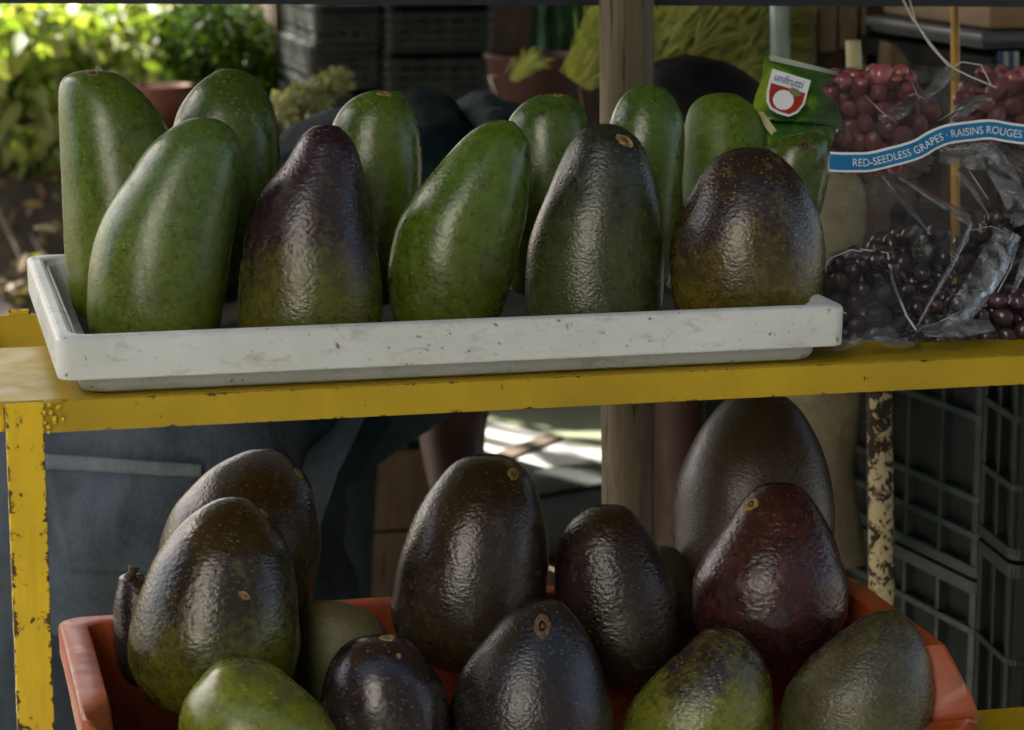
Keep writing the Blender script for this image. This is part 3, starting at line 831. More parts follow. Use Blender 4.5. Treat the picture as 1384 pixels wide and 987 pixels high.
def grape_mesh(mat, nm):
    me = bpy.data.meshes.new(nm)
    bmG.to_mesh(me)
    for v in me.vertices:
        z = v.co.z
        v.co.x *= 1-.06*z; v.co.y *= 1-.06*z
        v.co.z *= 1.28
    for p in me.polygons: p.use_smooth = True
    me.materials.append(mat)
    return me
GM = {'red': grape_mesh(M['grape_red'], 'red_grape'), 'dark': grape_mesh(M['grape_dark'], 'dark_grape')}
def inpoly(x, y, poly):
    c = False; j = len(poly)-1
    for i in range(len(poly)):
        xi, yi = poly[i]; xj, yj = poly[j]
        if (yi > y) != (yj > y) and x < (xj-xi)*(y-yi)/(yj-yi)+xi: c = not c
        j = i
    return c
def bunch(poly, Y, label, key, rpx, layers=3, group=None):
    d = depth_of(atY(sum(p[0] for p in poly)/len(poly), sum(p[1] for p in poly)/len(poly), Y))
    k = d/FPX
    x0, x1 = min(p[0] for p in poly), max(p[0] for p in poly); y0, y1 = min(p[1] for p in poly), max(p[1] for p in poly)
    c = at_depth((x0+x1)/2, y1, d)
    root = thing('grape_bunch', label, 'grapes', c, group)
    placed = []
    mbs = MB(); hub = at_depth((x0+x1)/2, y0+8, d+.02)
    for L in range(layers):
        cnt = 0
        for _ in range(1500):
            x, y = random.uniform(x0, x1), random.uniform(y0, y1)
            if not inpoly(x, y, poly): continue
            p = at_depth(x, y, d + L*rpx*1.35*k + random.uniform(-.3, .3)*rpx*k)
            if any((p-q).length < rpx*1.72*k for q in placed): continue
            placed.append(p); cnt += 1
            o = bpy.data.objects.new('grape', GM[key]); COL.objects.link(o)
            o.parent = root; o.location = p-c
            s = rpx*k*random.uniform(.86, 1.1)
            o.scale = (s, s, s)
            o.rotation_euler = (random.uniform(-1.1, 1.1), random.uniform(-1.5, 1.5), random.uniform(0, 6))
            if L == 1: mbs.bar(p, p+(hub-p)*.5+FW*.004, .0008, 5)
    mbs.bar(hub, at_depth((x0+x1)/2, y1-10, d+.02), .0018, 6)
    mbs.build('stalk', M['twig'], root, True)
    return root
GY0 = .055
class Lean:
    '''depth of the leaning bag: it rests on the shelf and tilts back as it rises'''
    def __init__(s, o=0.0): s.o = o
    def __call__(s, py): return GY0 + (470-py)/380*.265 + s.o
    def __add__(s, d): return Lean(s.o+d)
    def __sub__(s, d): return Lean(s.o-d)
GY = Lean()
bunch([(1098, 165), (1130, 105), (1180, 96), (1225, 104), (1238, 128), (1262, 148), (1270, 178), (1245, 208), (1200, 225), (1130, 228), (1105, 190)], GY+.02,
      'red grapes in the clear bag, left cluster above the blue band beside the shield sticker', 'red', 13, 4)
bunch([(1300, 130), (1330, 102), (1384, 98), (1425, 110), (1430, 190), (1360, 190), (1300, 172)], GY+.02,
      'red grapes in the clear bag, right cluster above the blue band', 'red', 13, 4)
bunch([(1118, 372), (1150, 345), (1200, 350), (1222, 385), (1236, 440), (1238, 466), (1150, 466), (1120, 430)], GY-.005,
      'dark grapes in the small clear bag beside the corner of the white tray', 'dark', 13, 4)
bunch([(1240, 430), (1300, 410), (1300, 330), (1345, 295), (1440, 300), (1440, 460), (1250, 464)], GY+.035,
      'dark grapes low in the creased clear bag at the right end of the shelf', 'dark', 13, 4)
bunch([(1150, 345), (1200, 320), (1270, 310), (1290, 400), (1240, 420), (1150, 400)], GY+.075,
      'dark grapes in shadow behind the empty middle of the clear bag', 'dark', 13, 3)

def film_patch(name, outline, Y, mat, parent, bulge=.02, nx=26, ny=26, crump=.006, seed=0, back=False, fold_dir=(1, .6)):
    """a crumpled sheet of film: outline = 4 corner pixels (tl, tr, br, bl) placed at depth Y, bulging toward the viewer"""
    tl, tr_, br, bl = outline
    vs, fs = [], []
    for j in range(ny+1):
        v = j/ny
        for i in range(nx+1):
            u = i/nx
            px = (tl[0]*(1-u)+tr_[0]*u)*(1-v)+(bl[0]*(1-u)+br[0]*u)*v
            py = (tl[1]*(1-u)+tr_[1]*u)*(1-v)+(bl[1]*(1-u)+br[1]*u)*v
            b = bulge*(16*u*(1-u)*v*(1-v))**.6
            q = Vector((px*.012, py*.009, seed*5.3))
            e = min(1.0, 9*min(u, 1-u, v, 1-v)+.25)
            rid = 1-abs(2*mn.noise(q))          # sharp creases
            rid2 = 1-abs(2*mn.noise(q*2.3+Vector((5, 2, 0))))
            cr = crump*(rid*1.3+rid2*.6)*e
            wob = 14*(1-e)
            px += wob*mn.noise(Vector((px*.02, py*.02, seed+9.1))); py += wob*mn.noise(Vector((px*.02, py*.02, seed+3.7)))
            p = atY(px, py, Y) - Vector((0, 1, 0))*((b+cr)*(-1 if back else 1))
            vs.append(p)
    for j in range(ny):
        for i in range(nx):
            a = j*(nx+1)+i
            fs.append((a, a+1, a+nx+2, a+nx+1))
    mb = MB(); mb.add(vs, fs)
    return mb.face(FW).build(name, mat, parent, True)

bag = thing('grape_bag', 'clear plastic grape bag with printed blue band, standing on the yellow shelf', 'bag', atY(1250, 470, GY))
film_patch('film', ((1100, 92), (1440, 88), (1440, 462), (1112, 462)), GY, M['film'], bag, .030, 44, 44, .004, 1)
film_patch('film', ((1100, 92), (1440, 88), (1440, 462), (1112, 462)), GY+.09, M['film'], bag, .010, 20, 20, .006, 2, back=True)
bunch([(1150, 425), (1290, 405), (1440, 400), (1440, 462), (1150, 464)], Lean(-.012), 'dark grapes along the bottom edge of the clear bag', 'dark', 13, 3)
# shiny folds of slack film below the band
folds = [((1222, 262), (1318, 195), (1330, 262), (1262, 262)),]
def ribbon(pts, widths, Y, mat, name, parent, off=0.0, seg=40, twist=0.0, cross=4, curl=.0):
    """flat strip along a pixel polyline"""
    P_ = np.array(pts, float)
    s = np.concatenate([[0], np.cumsum(np.hypot(*np.diff(P_, axis=0).T))])
    q = np.linspace(0, s[-1], seg)
    xs_ = pchip(s, P_[:, 0], q) if len(P_) > 2 else np.interp(q, s, P_[:, 0])
    ys2 = pchip(s, P_[:, 1], q) if len(P_) > 2 else np.interp(q, s, P_[:, 1])
    wq = np.interp(q, s, widths)
    vs, fs = [], []
    for i in range(seg):
        i0, i1 = max(0, i-1), min(seg-1, i+1)
        tx, ty = xs_[i1]-xs_[i0], ys2[i1]-ys2[i0]
        L = math.hypot(tx, ty); nxp, nyp = -ty/L, tx/L
        for j in range(cross+1):
            v = j/cross-.5
            p = atY(xs_[i]+nxp*wq[i]*v, ys2[i]+nyp*wq[i]*v, Y) - Vector((0, 1, 0))*(off + curl*(1-4*v*v) + twist*v)
            vs.append(p)
    for i in range(seg-1):
        for j in range(cross):
            a = i*(cross+1)+j
            fs.append((a, a+cross+1, a+cross+2, a+1))
    mb = MB(); mb.add(vs, fs)
    return mb.face(FW).build(name, mat, parent, True)
def fold(pts, widths, dy=0.035, tw=.01, nm='fold'):
    return ribbon(pts, widths, GY-dy, M['film_shiny'], nm, bag, 0, 30, tw, 5, .004)
fold([(1190, 235), (1225, 275), (1256, 315)], [6, 16, 4])
fold([(1212, 238), (1262, 268), (1310, 298)], [4, 12, 16])
fold([(1330, 200), (1358, 240), (1384, 300)], [34, 40, 36])
fold([(1268, 205), (1320, 212), (1345, 205)], [26, 34, 30])
fold([(1292, 228), (1318, 262), (1336, 292)], [10, 12, 4])
fold([(1312, 300), (1290, 350), (1262, 400), (1238, 440)], [8, 14, 16, 6])
fold([(1365, 312), (1340, 360), (1300, 420), (1270, 452)], [50, 60, 52, 20], .045, .02)
fold([(1395, 320), (1384, 360), (1362, 410)], [14, 20, 10])
fold([(1245, 448), (1290, 444), (1340, 440)], [10, 22, 12], .05)
fold([(1250, 130), (1270, 112), (1284, 92)], [5, 12, 8], .03)
fold([(1190, 165), (1215, 150), (1240, 128)], [12, 16, 6], .03)
fold([(1288, 165), (1310, 142), (1335, 132)], [10, 16, 8], .03)
def crease(pts, r=.0007, dy=.03):
    mb = MB(); P_ = [atY(x, y, GY-dy) for x, y in pts]; mb.tube(P_, [r*.4]+[r]*(len(P_)-2)+[r*.4], 6, .5); return mb.build('crease', M['strand'], bag, True)
for pts_ in ([(1192, 236), (1212, 258), (1238, 290), (1258, 318)], [(1214, 238), (1250, 258), (1284, 280), (1312, 300)], [(1312, 300), (1308, 325), (1290, 352), (1262, 400), (1240, 440)],
             [(1242, 445), (1268, 436), (1300, 420), (1334, 412)], [(1376, 330), (1366, 362), (1350, 392), (1340, 410)], [(1300, 215), (1316, 240), (1336, 270)], [(1310, 312), (1340, 306), (1376, 322)],
             [(1268, 164), (1290, 150), (1318, 138), (1340, 132)], [(1232, 110), (1240, 128), (1250, 134)], [(1168, 128), (1190, 150), (1214, 168)]):
    crease(pts_)
# carrying strings of the bag
def strand(pts, w=2.6, mat=None, dy=.02, parent=None):
    mb = MB()
    P_ = [atY(x, y, GY-dy) for x, y in pts]
    mb.tube(P_, [w*.5*.5e-3]*len(P_), 6)
    return mb.build('handle_strand', mat or M['film_shiny'], parent or bag, True)
strand([(1214, -12), (1232, 22), (1252, 52), (1270, 75), (1287, 92)], 4.0, M['strand'])
strand([(1226, -12), (1238, 30), (1256, 60), (1284, 92)], 3.2, M['strand'])
strand([(1287, 92), (1312, 104), (1345, 118)], 3.0, M['strand'])
strand([(1287, 92), (1300, 84), (1326, 88), (1340, 116)], 2.6, M['strand'])
# the band
M['band'] = simple('blue_printed_band', (.022, .19, .42), .35, .12, 30, .0)
M['white_print'] = simple('white_print', (.78, .84, .90), .5, .05, 30, 0)
M['shield_red'] = simple('red_print', (.36, .035, .025), .45, .15, 40, 0)
M['logo_blue'] = simple('blue_print', (.03, .07, .20), .45, .1, 40, 0)
BPTS = [(1121, 218.5), (1140, 219.5), (1165, 219.5), (1205, 212), (1240, 201.5), (1262, 189), (1282, 181.5), (1310, 177.5), (1337, 175), (1362, 179), (1390, 182), (1430, 178)]
bandY = GY-.040
band = ribbon(BPTS, [27]*len(BPTS), bandY, M['white_print'], 'band', bag, 0, 90, 0, 4, .0)
ribbon(BPTS, [20.5]*len(BPTS), bandY, M['band'], 'band_print', band, .0006, 90, 0, 4, .0)
def text_on(pts, txt, Y, height, start, mat, parent, off, name, ang=None, spacing=1.0, font_shear=0.0, squeeze=1.0):
    """lettering laid along a pixel polyline; height and start in pixels"""
    cu = bpy.data.curves.new(name, 'FONT'); cu.body = txt; cu.size = 1.0; cu.space_character = spacing; cu.shear = font_shear; cu.resolution_u = 3
    tmp = bpy.data.objects.new(name+'_tmp', cu); COL.objects.link(tmp)
    dg = bpy.context.evaluated_depsgraph_get()
    me = bpy.data.meshes.new_from_object(tmp.evaluated_get(dg))
    bpy.data.objects.remove(tmp); bpy.data.curves.remove(cu)
    P_ = np.array(pts, float)
    s = np.concatenate([[0], np.cumsum(np.hypot(*np.diff(P_, axis=0).T))])
    sc = height/.70
    pw = Vector(parent_world(parent))
    for v in me.vertices:
        q = start + v.co.x*sc*squeeze
        e = 2.0
        x = np.interp(q, s, P_[:, 0]); y = np.interp(q, s, P_[:, 1])
        xa, ya_ = np.interp(q-e, s, P_[:, 0]), np.interp(q-e, s, P_[:, 1]); xb, yb = np.interp(q+e, s, P_[:, 0]), np.interp(q+e, s, P_[:, 1])
        tx, ty = xb-xa, yb-ya_; L = math.hypot(tx, ty) or 1
        nx_, ny_ = ty/L, -tx/L
        hh = v.co.y*sc-height/2
        p = atY(x+nx_*hh, y+ny_*hh, Y) - Vector((0, off, 0))
        v.co = p-pw
    return link(name, me, mat, parent)
bw = np.array(BPTS)
fine_b = np.linspace(0, 1, 120)
sB = np.concatenate([[0], np.cumsum(np.hypot(*np.diff(bw, axis=0).T))])
BF = list(zip(pchip(sB, bw[:, 0], fine_b*sB[-1]), pchip(sB, bw[:, 1], fine_b*sB[-1])))
text_on(BF, 'RED-SEEDLESS GRAPES \u00b7 RAISINS ROUGES  AVEC', bandY, 10.5, 30, M['white_print'], band, .0012, 'lettering', spacing=1.0, squeeze=.86)
# printed corner with the shield
def px_poly(pts, Y, mat, name, parent, off=0.0, thick=.0004):
    P_ = [atY(x, y, Y)-Vector((0, off, 0)) for x, y in pts]
    n = len(P_)
    mb = MB(); mb.add(P_ + [p+Vector((0, thick, 0)) for p in P_], [tuple(reversed(range(n))), tuple(range(n, 2*n))] + [(i, (i+1) % n, n+(i+1) % n, n+i) for i in range(n)])
    return mb.build(name, mat, parent)
def print_green():
    t = NT('green_leaf_print')
    c = t.coord('Object')
    base = t.ramp(t.noise(t.coord('Object', (1, 1, 1), (0, .6, 0)), 26, 3, .5, .8), [(.3, (.014, .07, .035)), (.47, (.04, .13, .012)), (.62, (.20, .30, .02))])
    t.set('Base Color', base); t.set('Roughness', .3)
    t.normal(t.bump(t.noise(c, 30, 3, .5, .8), .5, .008))
    return t.mat
pouch = thing('salad_pouch', 'green printed pouch corner with a red shield and white banner, beside the grapes', 'pouch', atY(1080, 180, GY))
film_patch('printed_film', ((1032, 78), (1126, 97), (1130, 172), (1018, 168)), GY+.012, print_green(), pouch, .012, 16, 12, .004, 5)
film_patch('printed_film', ((1018, 166), (1130, 171), (1112, 215), (1045, 205)), GY+.012, print_green(), pouch, .006, 12, 10, .004, 6)
px_poly([(1019, 150), (1026, 150), (1052, 186), (1045, 190), (1028, 170)], GY+.012, M['bamboo'], 'edge_seam', pouch, .010)
px_poly([(1034, 75), (1041, 74), (1128, 96), (1138, 102), (1126, 101), (1036, 81)], GY+.012, M['mint'], 'edge_seam', pouch, .009)
SHY = GY-.016
sh = [(1044, 93), (1096, 109), (1091, 127), (1087, 142), (1078, 153), (1066, 158), (1052, 154), (1041, 148), (1036, 138), (1036, 125), (1039, 112)]
shield = px_poly(sh, SHY, M['white_print'], 'shield_sticker', pouch)
inn = [(1042, 112), (1088, 126), (1084, 140), (1076, 150), (1066, 154.5), (1053, 150.5), (1043, 145), (1039.5, 137), (1039.5, 124)]
px_poly(inn, SHY, M['shield_red'], 'shield_field', shield, .0007)
circ = [(1058+14*math.cos(a), 135+13.5*math.sin(a)) for a in np.linspace(0, 2*math.pi, 28)[:-1]]
px_poly(circ, SHY, M['white_print'], 'fruit_emblem', shield, .0014)
lf = [(1064+0, 121), (1070, 118), (1078, 121), (1083, 128), (1075, 131), (1068, 127)]
px_poly(lf, SHY, M['petal'], 'leaf_emblem', shield, .0016)
text_on([(1046, 102.5), (1094, 117.5)], 'unifrutti', SHY, 11, 0, M['logo_blue'], shield, .0014, 'lettering', font_shear=.12, squeeze=.80)
# small clear bag at the tray's corner
bag2 = thing('small_bag', 'small clear plastic bag with bright creased edge beside the corner of the white tray', 'bag', atY(1170, 470, GY))
film_patch('film', ((1122, 338), (1206, 336), (1238, 466), (1108, 470)), GY-.035, M['film'], bag2, .018, 20, 20, .003, 8)
for pts in ([(1106, 398), (1110, 372), (1120, 350), (1150, 338), (1165, 340)], [(1163, 337), (1183, 340), (1200, 342), (1203, 362)], [(1203, 358), (1206, 378), (1214, 400), (1226, 428), (1238, 446)], [(1105, 405), (1122, 414), (1144, 424)]):
    mb = MB(); P_ = [atY(x, y, GY-.045) for x, y in pts]; mb.tube(P_, [.0011]*len(P_), 6, .5); mb.build('crease', M['strand'], bag2, True)

# ------------------------------------------------------------------ wooden post, beam, poles
def rough_pole(name, label, cat, p0, p1, r0, r1, mat, seg=20, n=40, wob=.002, nz=.05):
    p0, p1 = Vector(p0), Vector(p1)
    o = thing(name, label, cat, p0)
    vs, fs = [], []
    ax = (p1-p0).normalized(); a = ax.cross(Vector((0, 1, 0.01))).normalized(); b = ax.cross(a)
    for j in range(n+1):
        t = j/n
        c = p0.lerp(p1, t) + a*(wob*mn.noise(Vector((0, 0, t*9)))) + b*(wob*mn.noise(Vector((4, 0, t*9))))
        for i in range(seg):
            an = 2*math.pi*i/seg
            q = a*math.cos(an)+b*math.sin(an)
            r = (r0*(1-t)+r1*t)*(1+nz*mn.noise(q*1.6+Vector((0, 0, t*6)))+nz*.4*mn.noise(q*5+Vector((0, 0, t*30))))
            vs.append(c+q*r)
    for j in range(n):
        for i in range(seg):
            i2 = (i+1) % seg
            fs.append((j*seg+i, j*seg+i2, (j+1)*seg+i2, (j+1)*seg+i))
    fs += [tuple(reversed(range(seg))), tuple(n*seg+i for i in range(seg))]
    mb = MB(); mb.add(vs, fs); mb.build('shaft', mat, o, True)
    return o
PY_ = .44
pt, pb = atY(845.5, 5, PY_), atY(849.5, 700, PY_)
kdir = (pb-pt)
pbot = pb + kdir*((GZ-pb.z)/kdir.z); ptop = pt - kdir*((1.0-pt.z)/(-kdir.z)) if kdir.z < 0 else pt
rpost = 37.5*depth_of(pt)/FPX
rough_pole('wooden_post', 'weathered round wooden post standing behind the avocado shelf', 'post', pbot, ptop, rpost*.97, rpost, M['post_wood'], 24, 60)
b0, b1 = atY(-200, 1, .50), atY(1600, 4.5, .50)
bm_ = thing('beam', 'dark painted crossbeam along the top edge behind the post', 'beam', (b0+b1)/2)
up_ = Vector((0, 0, 1))
mb = MB()
hh = .045
lo0, lo1 = atY(-200, 4, .50), atY(1700, 10.5, .50)
vv = []
for (p) in (lo0, lo1):
    for dy, dz in ((0, 0), (.04, 0), (.04, .055), (0, .055)):
        vv.append(p+Vector((0, dy, dz)))
mb.add(vv, [(0, 1, 2, 3), (7, 6, 5, 4), (0, 4, 5, 1), (1, 5, 6, 2), (2, 6, 7, 3), (3, 7, 4, 0)])
mb.build('timber', M['dark_beam'], bm_)
for x_ in (-150, 1650):
    q = atY(x_, 4, .53); mbb = MB(); mbb.bar((q.x, .522, q.z+.03), (q.x, .522, 1.02), .008, 8); mbb.build('hanger', M['dark_beam'], bm_)
p0, p1 = atY(1189, 530, .40), atY(1192, 830, .40)
kd = p1-p0; pe = p0+kd*((GZ-p0.z)/kd.z); ps_ = p0 - kd*.3
rough_pole('painted_pole', 'thin pole with flaking cream paint in front of the green crates', 'pole', pe, ps_, 17.5*depth_of(p0)/FPX, 17.5*depth_of(p0)/FPX, M['pole_paint'], 14, 30, .001, .03)
p0, p1 = atY(1291, 0, .62), atY(1291, 480, .62)
rough_pole('ochre_pole', 'thin ochre yellow pole seen behind the grape bag', 'pole', p1+(p1-p0)*2.2, p0-(p1-p0)*.3, .0042, .0042, M['yellow_pole'], 10, 20, .001, .02)

# ------------------------------------------------------------------ crates with ribs
def lattice_crate(label, corner, ux, uy, L, W, H, mat, matin, nvx, nvy, hz, name='plastic_crate', group=None, rim=.014, rib=.006, prou=.010):
    """corner = bottom corner nearest the viewer; ux, uy unit vectors along its two sides"""
    corner = Vector(corner); ux = Vector(ux).normalized(); uy = Vector(uy).normalized(); uz = Vector((0, 0, 1))
    Mx = Matrix((ux, uy, uz)).transposed().to_4x4(); Mx.translation = corner
    o = thing(name, label, 'crate', corner, group)
    mb = MB(); t = .003
    pr = prou
    mb.box(pr, L-pr, pr, pr+t, .004, H-.002, Mx); mb.box(pr, L-pr, W-pr-t, W-pr, .004, H-.002, Mx)
    mb.box(pr, pr+t, pr+t+.0005, W-pr-t-.0005, .004, H-.002, Mx); mb.box(L-pr-t, L-pr, pr+t+.0005, W-pr-t-.0005, .004, H-.002, Mx)
    mb.box(pr+.004, L-pr-.004, pr+.004, W-pr-.004, .006, .010, Mx)
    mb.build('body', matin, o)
    for side in range(4):
        for q in range((nvx if side % 2 == 0 else nvy)+1):
            mb = MB(); n_ = nvx if side % 2 == 0 else nvy
            span = L if side % 2 == 0 else W
            c = pr + (span-2*pr)*q/n_
            hw = rib*.5 if 0 < q < n_ else rib*.9
            if side == 0: mb.box(c-hw, c+hw, .002, pr-.0004, .005, H-.004, Mx)
            if side == 2: mb.box(c-hw, c+hw, W-pr+.0004, W-.002, .005, H-.004, Mx)
            if side == 3: mb.box(.002, pr-.0004, c-hw, c+hw, .005, H-.004, Mx)
            if side == 1: mb.box(L-pr+.0004, L-.002, c-hw, c+hw, .005, H-.004, Mx)
            mb.build('slat', mat, o)
    for (z, th) in hz:
        mb = MB()
        v_, f_ = [], []
        for (dx, zz) in ((pr-.0002, z), (0, z), (0, z+th), (pr-.0002, z+th)):
            p = rrect(dx, L-dx, dx, W-dx, .012, 4, 3)
            v_ += [Mx @ Vector((a, b, zz)) for a, b in p]
        n_ = len(v_)//4
        for j in range(3):
            for i in range(n_):
                f_.append((j*n_+i, j*n_+(i+1) % n_, (j+1)*n_+(i+1) % n_, (j+1)*n_+i))
        mb.add(v_, f_); mb.build('rib', mat, o)
    return o
# stack on the right, behind the painted pole: the nearest vertical edge is at (1318, *)
cn = atY(1320, 790, .50)
ux = Vector((math.cos(R(4)), -math.sin(R(4)), 0)); uy = Vector((-.13, 1, 0)).normalized()
HZ = lambda H, extra: [(0.0, .010), (H-.012, .012)] + extra
Hc = .29
kpx = depth_of(cn)/FPX
for i, (z0, lab) in enumerate(((cn.z+.004, 'dark green lattice crate behind the flaking pole, top of its stack'), (cn.z-Hc, 'dark green lattice crate behind the flaking pole, below the top one'), (cn.z-2*Hc-.004, 'dark green lattice crate at the foot of the stack behind the flaking pole'))):
    if z0 < GZ-.02: z0 = GZ+.002
    lattice_crate(lab, (cn.x, cn.y, z0), ux, uy, .50, .40, Hc, M['crate_green'], M['crate_green_shade'], 7, 6, HZ(Hc, [(.036, .006), (.070, .006), (.146, .006), (.240, .006)]), group='green crates stacked on the right')
cn2 = atY(1366, 790, .36)
for i, (z0, lab) in enumerate(((cn2.z+.02, 'green crate cut by the right picture edge, upper one'), (cn2.z+.02-Hc-.004, 'green crate cut by the right picture edge, lower one'))):
    lattice_crate(lab, (cn2.x, cn2.y, z0), Vector((1, -.05, 0)), Vector((.1, 1, 0)), .5, .10, Hc, M['crate_grey'], M['crate_green_shade'], 7, 2, HZ(Hc, [(.06, .006), (.12, .006), (.2, .006)]), group='green crates at the right picture edge')

# background crates behind the person's back (dim, grey green)
CBY = 2.5
def bgcrate(px0, px1, ybot, ytop, Y, lab, nv=6, hz=(.3, .5, .7)):
    a = atY(px0, ybot, Y); b = atY(px1, ybot, Y); c = atY(px0, ytop, Y)
    L = b.x-a.x; H = c.z-a.z
    return lattice_crate(lab, a, (1, 0, 0), (0, 1, 0), L, .36, H, M['crate_grey'], M['crate_grey_shade'], nv, 3, [(0, .012), (H-.014, .014)]+[(H*f, .010) for f in hz], group='grey crates stacked behind the stall', rib=.012, prou=.016)
bgcrate(425, 520, 60, 6, CBY+.03, 'grey green crate far behind the stall, upper left of its stack', 4)
bgcrate(522, 668, 66, 4, CBY, 'grey green crate far behind the stall, upper right of its stack', 5, (.2, .4, .62, .8))
bgcrate(520, 666, 130, 68, CBY, 'grey green crate far behind the stall with sunny patches, second from top', 5, (.2, .4, .62, .8))
bgcrate(418, 518, 122, 62, CBY+.03, 'grey green crate far behind the stall, second at left of its stack', 4)
for r_ in range(2):
    bgcrate(420, 664, 265+r_*140, 132+r_*140, CBY+.02, ('grey crate low in the far stack, mostly hidden by the avocados', 'grey crate lowest in the far stack, hidden by the avocados')[r_], 8)

# plank wall added as dark backdrop; its unseen roof shades the far crates
shade_shed = thing('shade_shed', 'dark plank wall added as backdrop, with an unseen roof shading the crates', 'shade_shed', atY(900, 300, 3.3))
x0 = atY(335, 100, 3.3).x; x1 = x0+3.6
for k in range(18):
    mb = MB(); xa = x0+k*.2
    mb.box(xa+.003, xa+.197, 3.3+.006*(k % 3), 3.33+.006*(k % 3), GZ, .9); mb.build('plank', M['crate_wood'], shade_shed)
mb = MB(); mb.box(0.0, x1+.2, 2.15, 3.7, .92, .96); mb.build('roof', M['canopy'], shade_shed)
mb = MB(); mb.box(x0+.01, x0+.05, 3.0, 3.29, GZ, .9); mb.build('side_plank', M['crate_wood'], shade_shed)

# wooden boxes at the right
def slat_box(name, lab, px0, px1, ytop, ybot, Y, slats, mat, cat='crate', dep=.3, group=None):
    a = atY(px0, ybot, Y); b = atY(px1, ytop, Y)
    o = thing(name, lab, cat, a, group)
    mb = MB(); mb.box(a.x+.004, b.x-.004, a.y+.012, a.y+dep, a.z, b.z); mb.build('body', M['crate_wood'], o)
    for (s0, s1, t0, t1) in slats:
        p = atY(s0, t1, Y); q = atY(s1, t0, Y)
        mb = MB(); mb.box(p.x, q.x, a.y-.006, a.y+.010, p.z, q.z, bev=.002); mb.build('slat', mat, o)
    return o
slat_box('wooden_crate', 'dim brown wooden crate with upright slats behind the grapes', 1062, 1200, -20, 112, 1.25,
         [(1064, 1104, -15, 108), (1106, 1130, 8, 70), (1133, 1158, 8, 66), (1163, 1172, -10, 110), (1108, 1160, 96, 110)], M['tan_wood'])
slat_box('wooden_crate', 'dim brown wooden crate with upright slats right of the other one', 1204, 1322, -20, 112, 1.2,
         [(1212, 1222, -10, 100), (1240, 1256, -15, 95), (1262, 1284, -15, 108), (1300, 1318, -15, 108)], M['crate_wood'])
a = atY(1215, 88, 1.05)
wd = thing('wood_offcut', 'triangular offcut of tan wood lying on the crate behind the grapes', 'wood', a)
mb = MB(); P_ = [atY(x, y, 1.05) for x, y in ((1200, 88), (1203, 58), (1212, 62), (1232, 88))]
mb.add(P_+[p+Vector((0, .03, 0)) for p in P_], [(0, 1, 2, 3), (7, 6, 5, 4)]+[(i, i+4, (i+1) % 4+4, (i+1) % 4) for i in range(4)]); mb.build('offcut', M['tan_wood'], wd)
p0, p1 = atY(1054, -10, 1.0), atY(1056, 300, 1.0)
rough_pole('mint_pipe', 'pale mint plastic pipe standing behind the shield sticker', 'pipe', p1+(p1-p0)*2, p0, 13*depth_of(p0)/FPX, 13*depth_of(p0)/FPX, M['mint'], 16, 20, .0005, .01)
p0, p1 = atY(1153, 55, .75), atY(1158, 200, .75)
rough_pole('cane', 'short pale cane end sticking up behind the red grapes', 'cane', p1, p0, 11*depth_of(p0)/FPX, 10.5*depth_of(p0)/FPX, M['bamboo'], 14, 20, .001, .06)
bx = thing('cardboard_box', 'brown cardboard box at the top right corner', 'box', atY(1360, 40, .9))
a, b = atY(1337, 40, .9), atY(1450, -40, .9)
mb = MB(); mb.box(a.x, b.x, .9, 1.2, a.z, b.z, bev=.003); mb.build('carton', M['cardboard'], bx)
a, b = atY(1326, 68, .88), atY(1450, 41, .88)
gp = thing('grey_tub', 'grey plastic tub under the cardboard box', 'tub', a)
mb = MB(); mb.box(a.x, b.x, .88, 1.2, a.z, b.z-.001, bev=.006); mb.build('body', M['grey_plastic'], gp)
mb = MB(); mb.box(a.x-.004, b.x+.004, .872, 1.21, b.z-.012, b.z-.002, bev=.003); mb.build('rim', M['grey_plastic'], gp)
a, b = atY(1330, 440, .90), atY(1460, 70, .90)
tb = thing('side_table', 'dark table carrying the grey tub behind the grape bag', 'table', (a.x, .9, GZ))
mb = MB(); mb.box(a.x-.02, b.x, .86, 1.3, b.z-.022, b.z-.003); mb.build('table_top', M['wall_dark'], tb)
for xx in (a.x, b.x-.03):
    for yy in (.88, 1.26):
        mb = MB(); mb.box(xx, xx+.03, yy, yy+.03, GZ, b.z-.023); mb.build('leg', M['wall_dark'], tb)
cl = thing('striped_cloth', 'small cloth with blue and white stripes hanging below the grey tub', 'cloth', atY(1362, 95, .85))
for k in range(4):
    x_ = 1350+k*7
    P_ = [(x_, 70), (x_+6, 70), (x_+6.5, 102), (x_+1, 102)]
    px_poly(P_, .85, M['blue_stripe'] if k % 2 == 0 else M['mint'], 'stripe', cl, .0, .003)

# beige sack behind the right end of the tray
sk = thing('sack', 'beige cloth sack standing behind the tray between post and crates', 'sack', atY(1100, 700, .62))
vs, fs = [], []
top_, bot_ = 205, 760
for j in range(31):
    y = top_+(bot_-top_)*j/30
    c = atY(1106+6*math.sin(j*.3), y, .66)
    r = (56+8*math.sin(j*.45))*depth_of(c)/FPX*min(1, (.15+j*.4))
    for i in range(24):
        an = 2*math.pi*i/24
        q = Vector((math.cos(an), .7*math.sin(an), 0))
        vs.append(c+q*r*(1+.12*mn.noise(Vector((math.cos(an)*1.5, math.sin(an)*1.5, j*.25)))))
for j in range(30):
    for i in range(24):
        fs.append((j*24+i, (j+1)*24+i, (j+1)*24+(i+1) % 24, j*24+(i+1) % 24))
fs.append(tuple(range(24))); fs.append(tuple(reversed(range(30*24, 31*24))))
mb = MB(); mb.add(vs, fs); mb.build('cloth', M['sack'], sk, True)
p0, p1 = atY(1185, 215, .7), atY(1187, 480, .7)
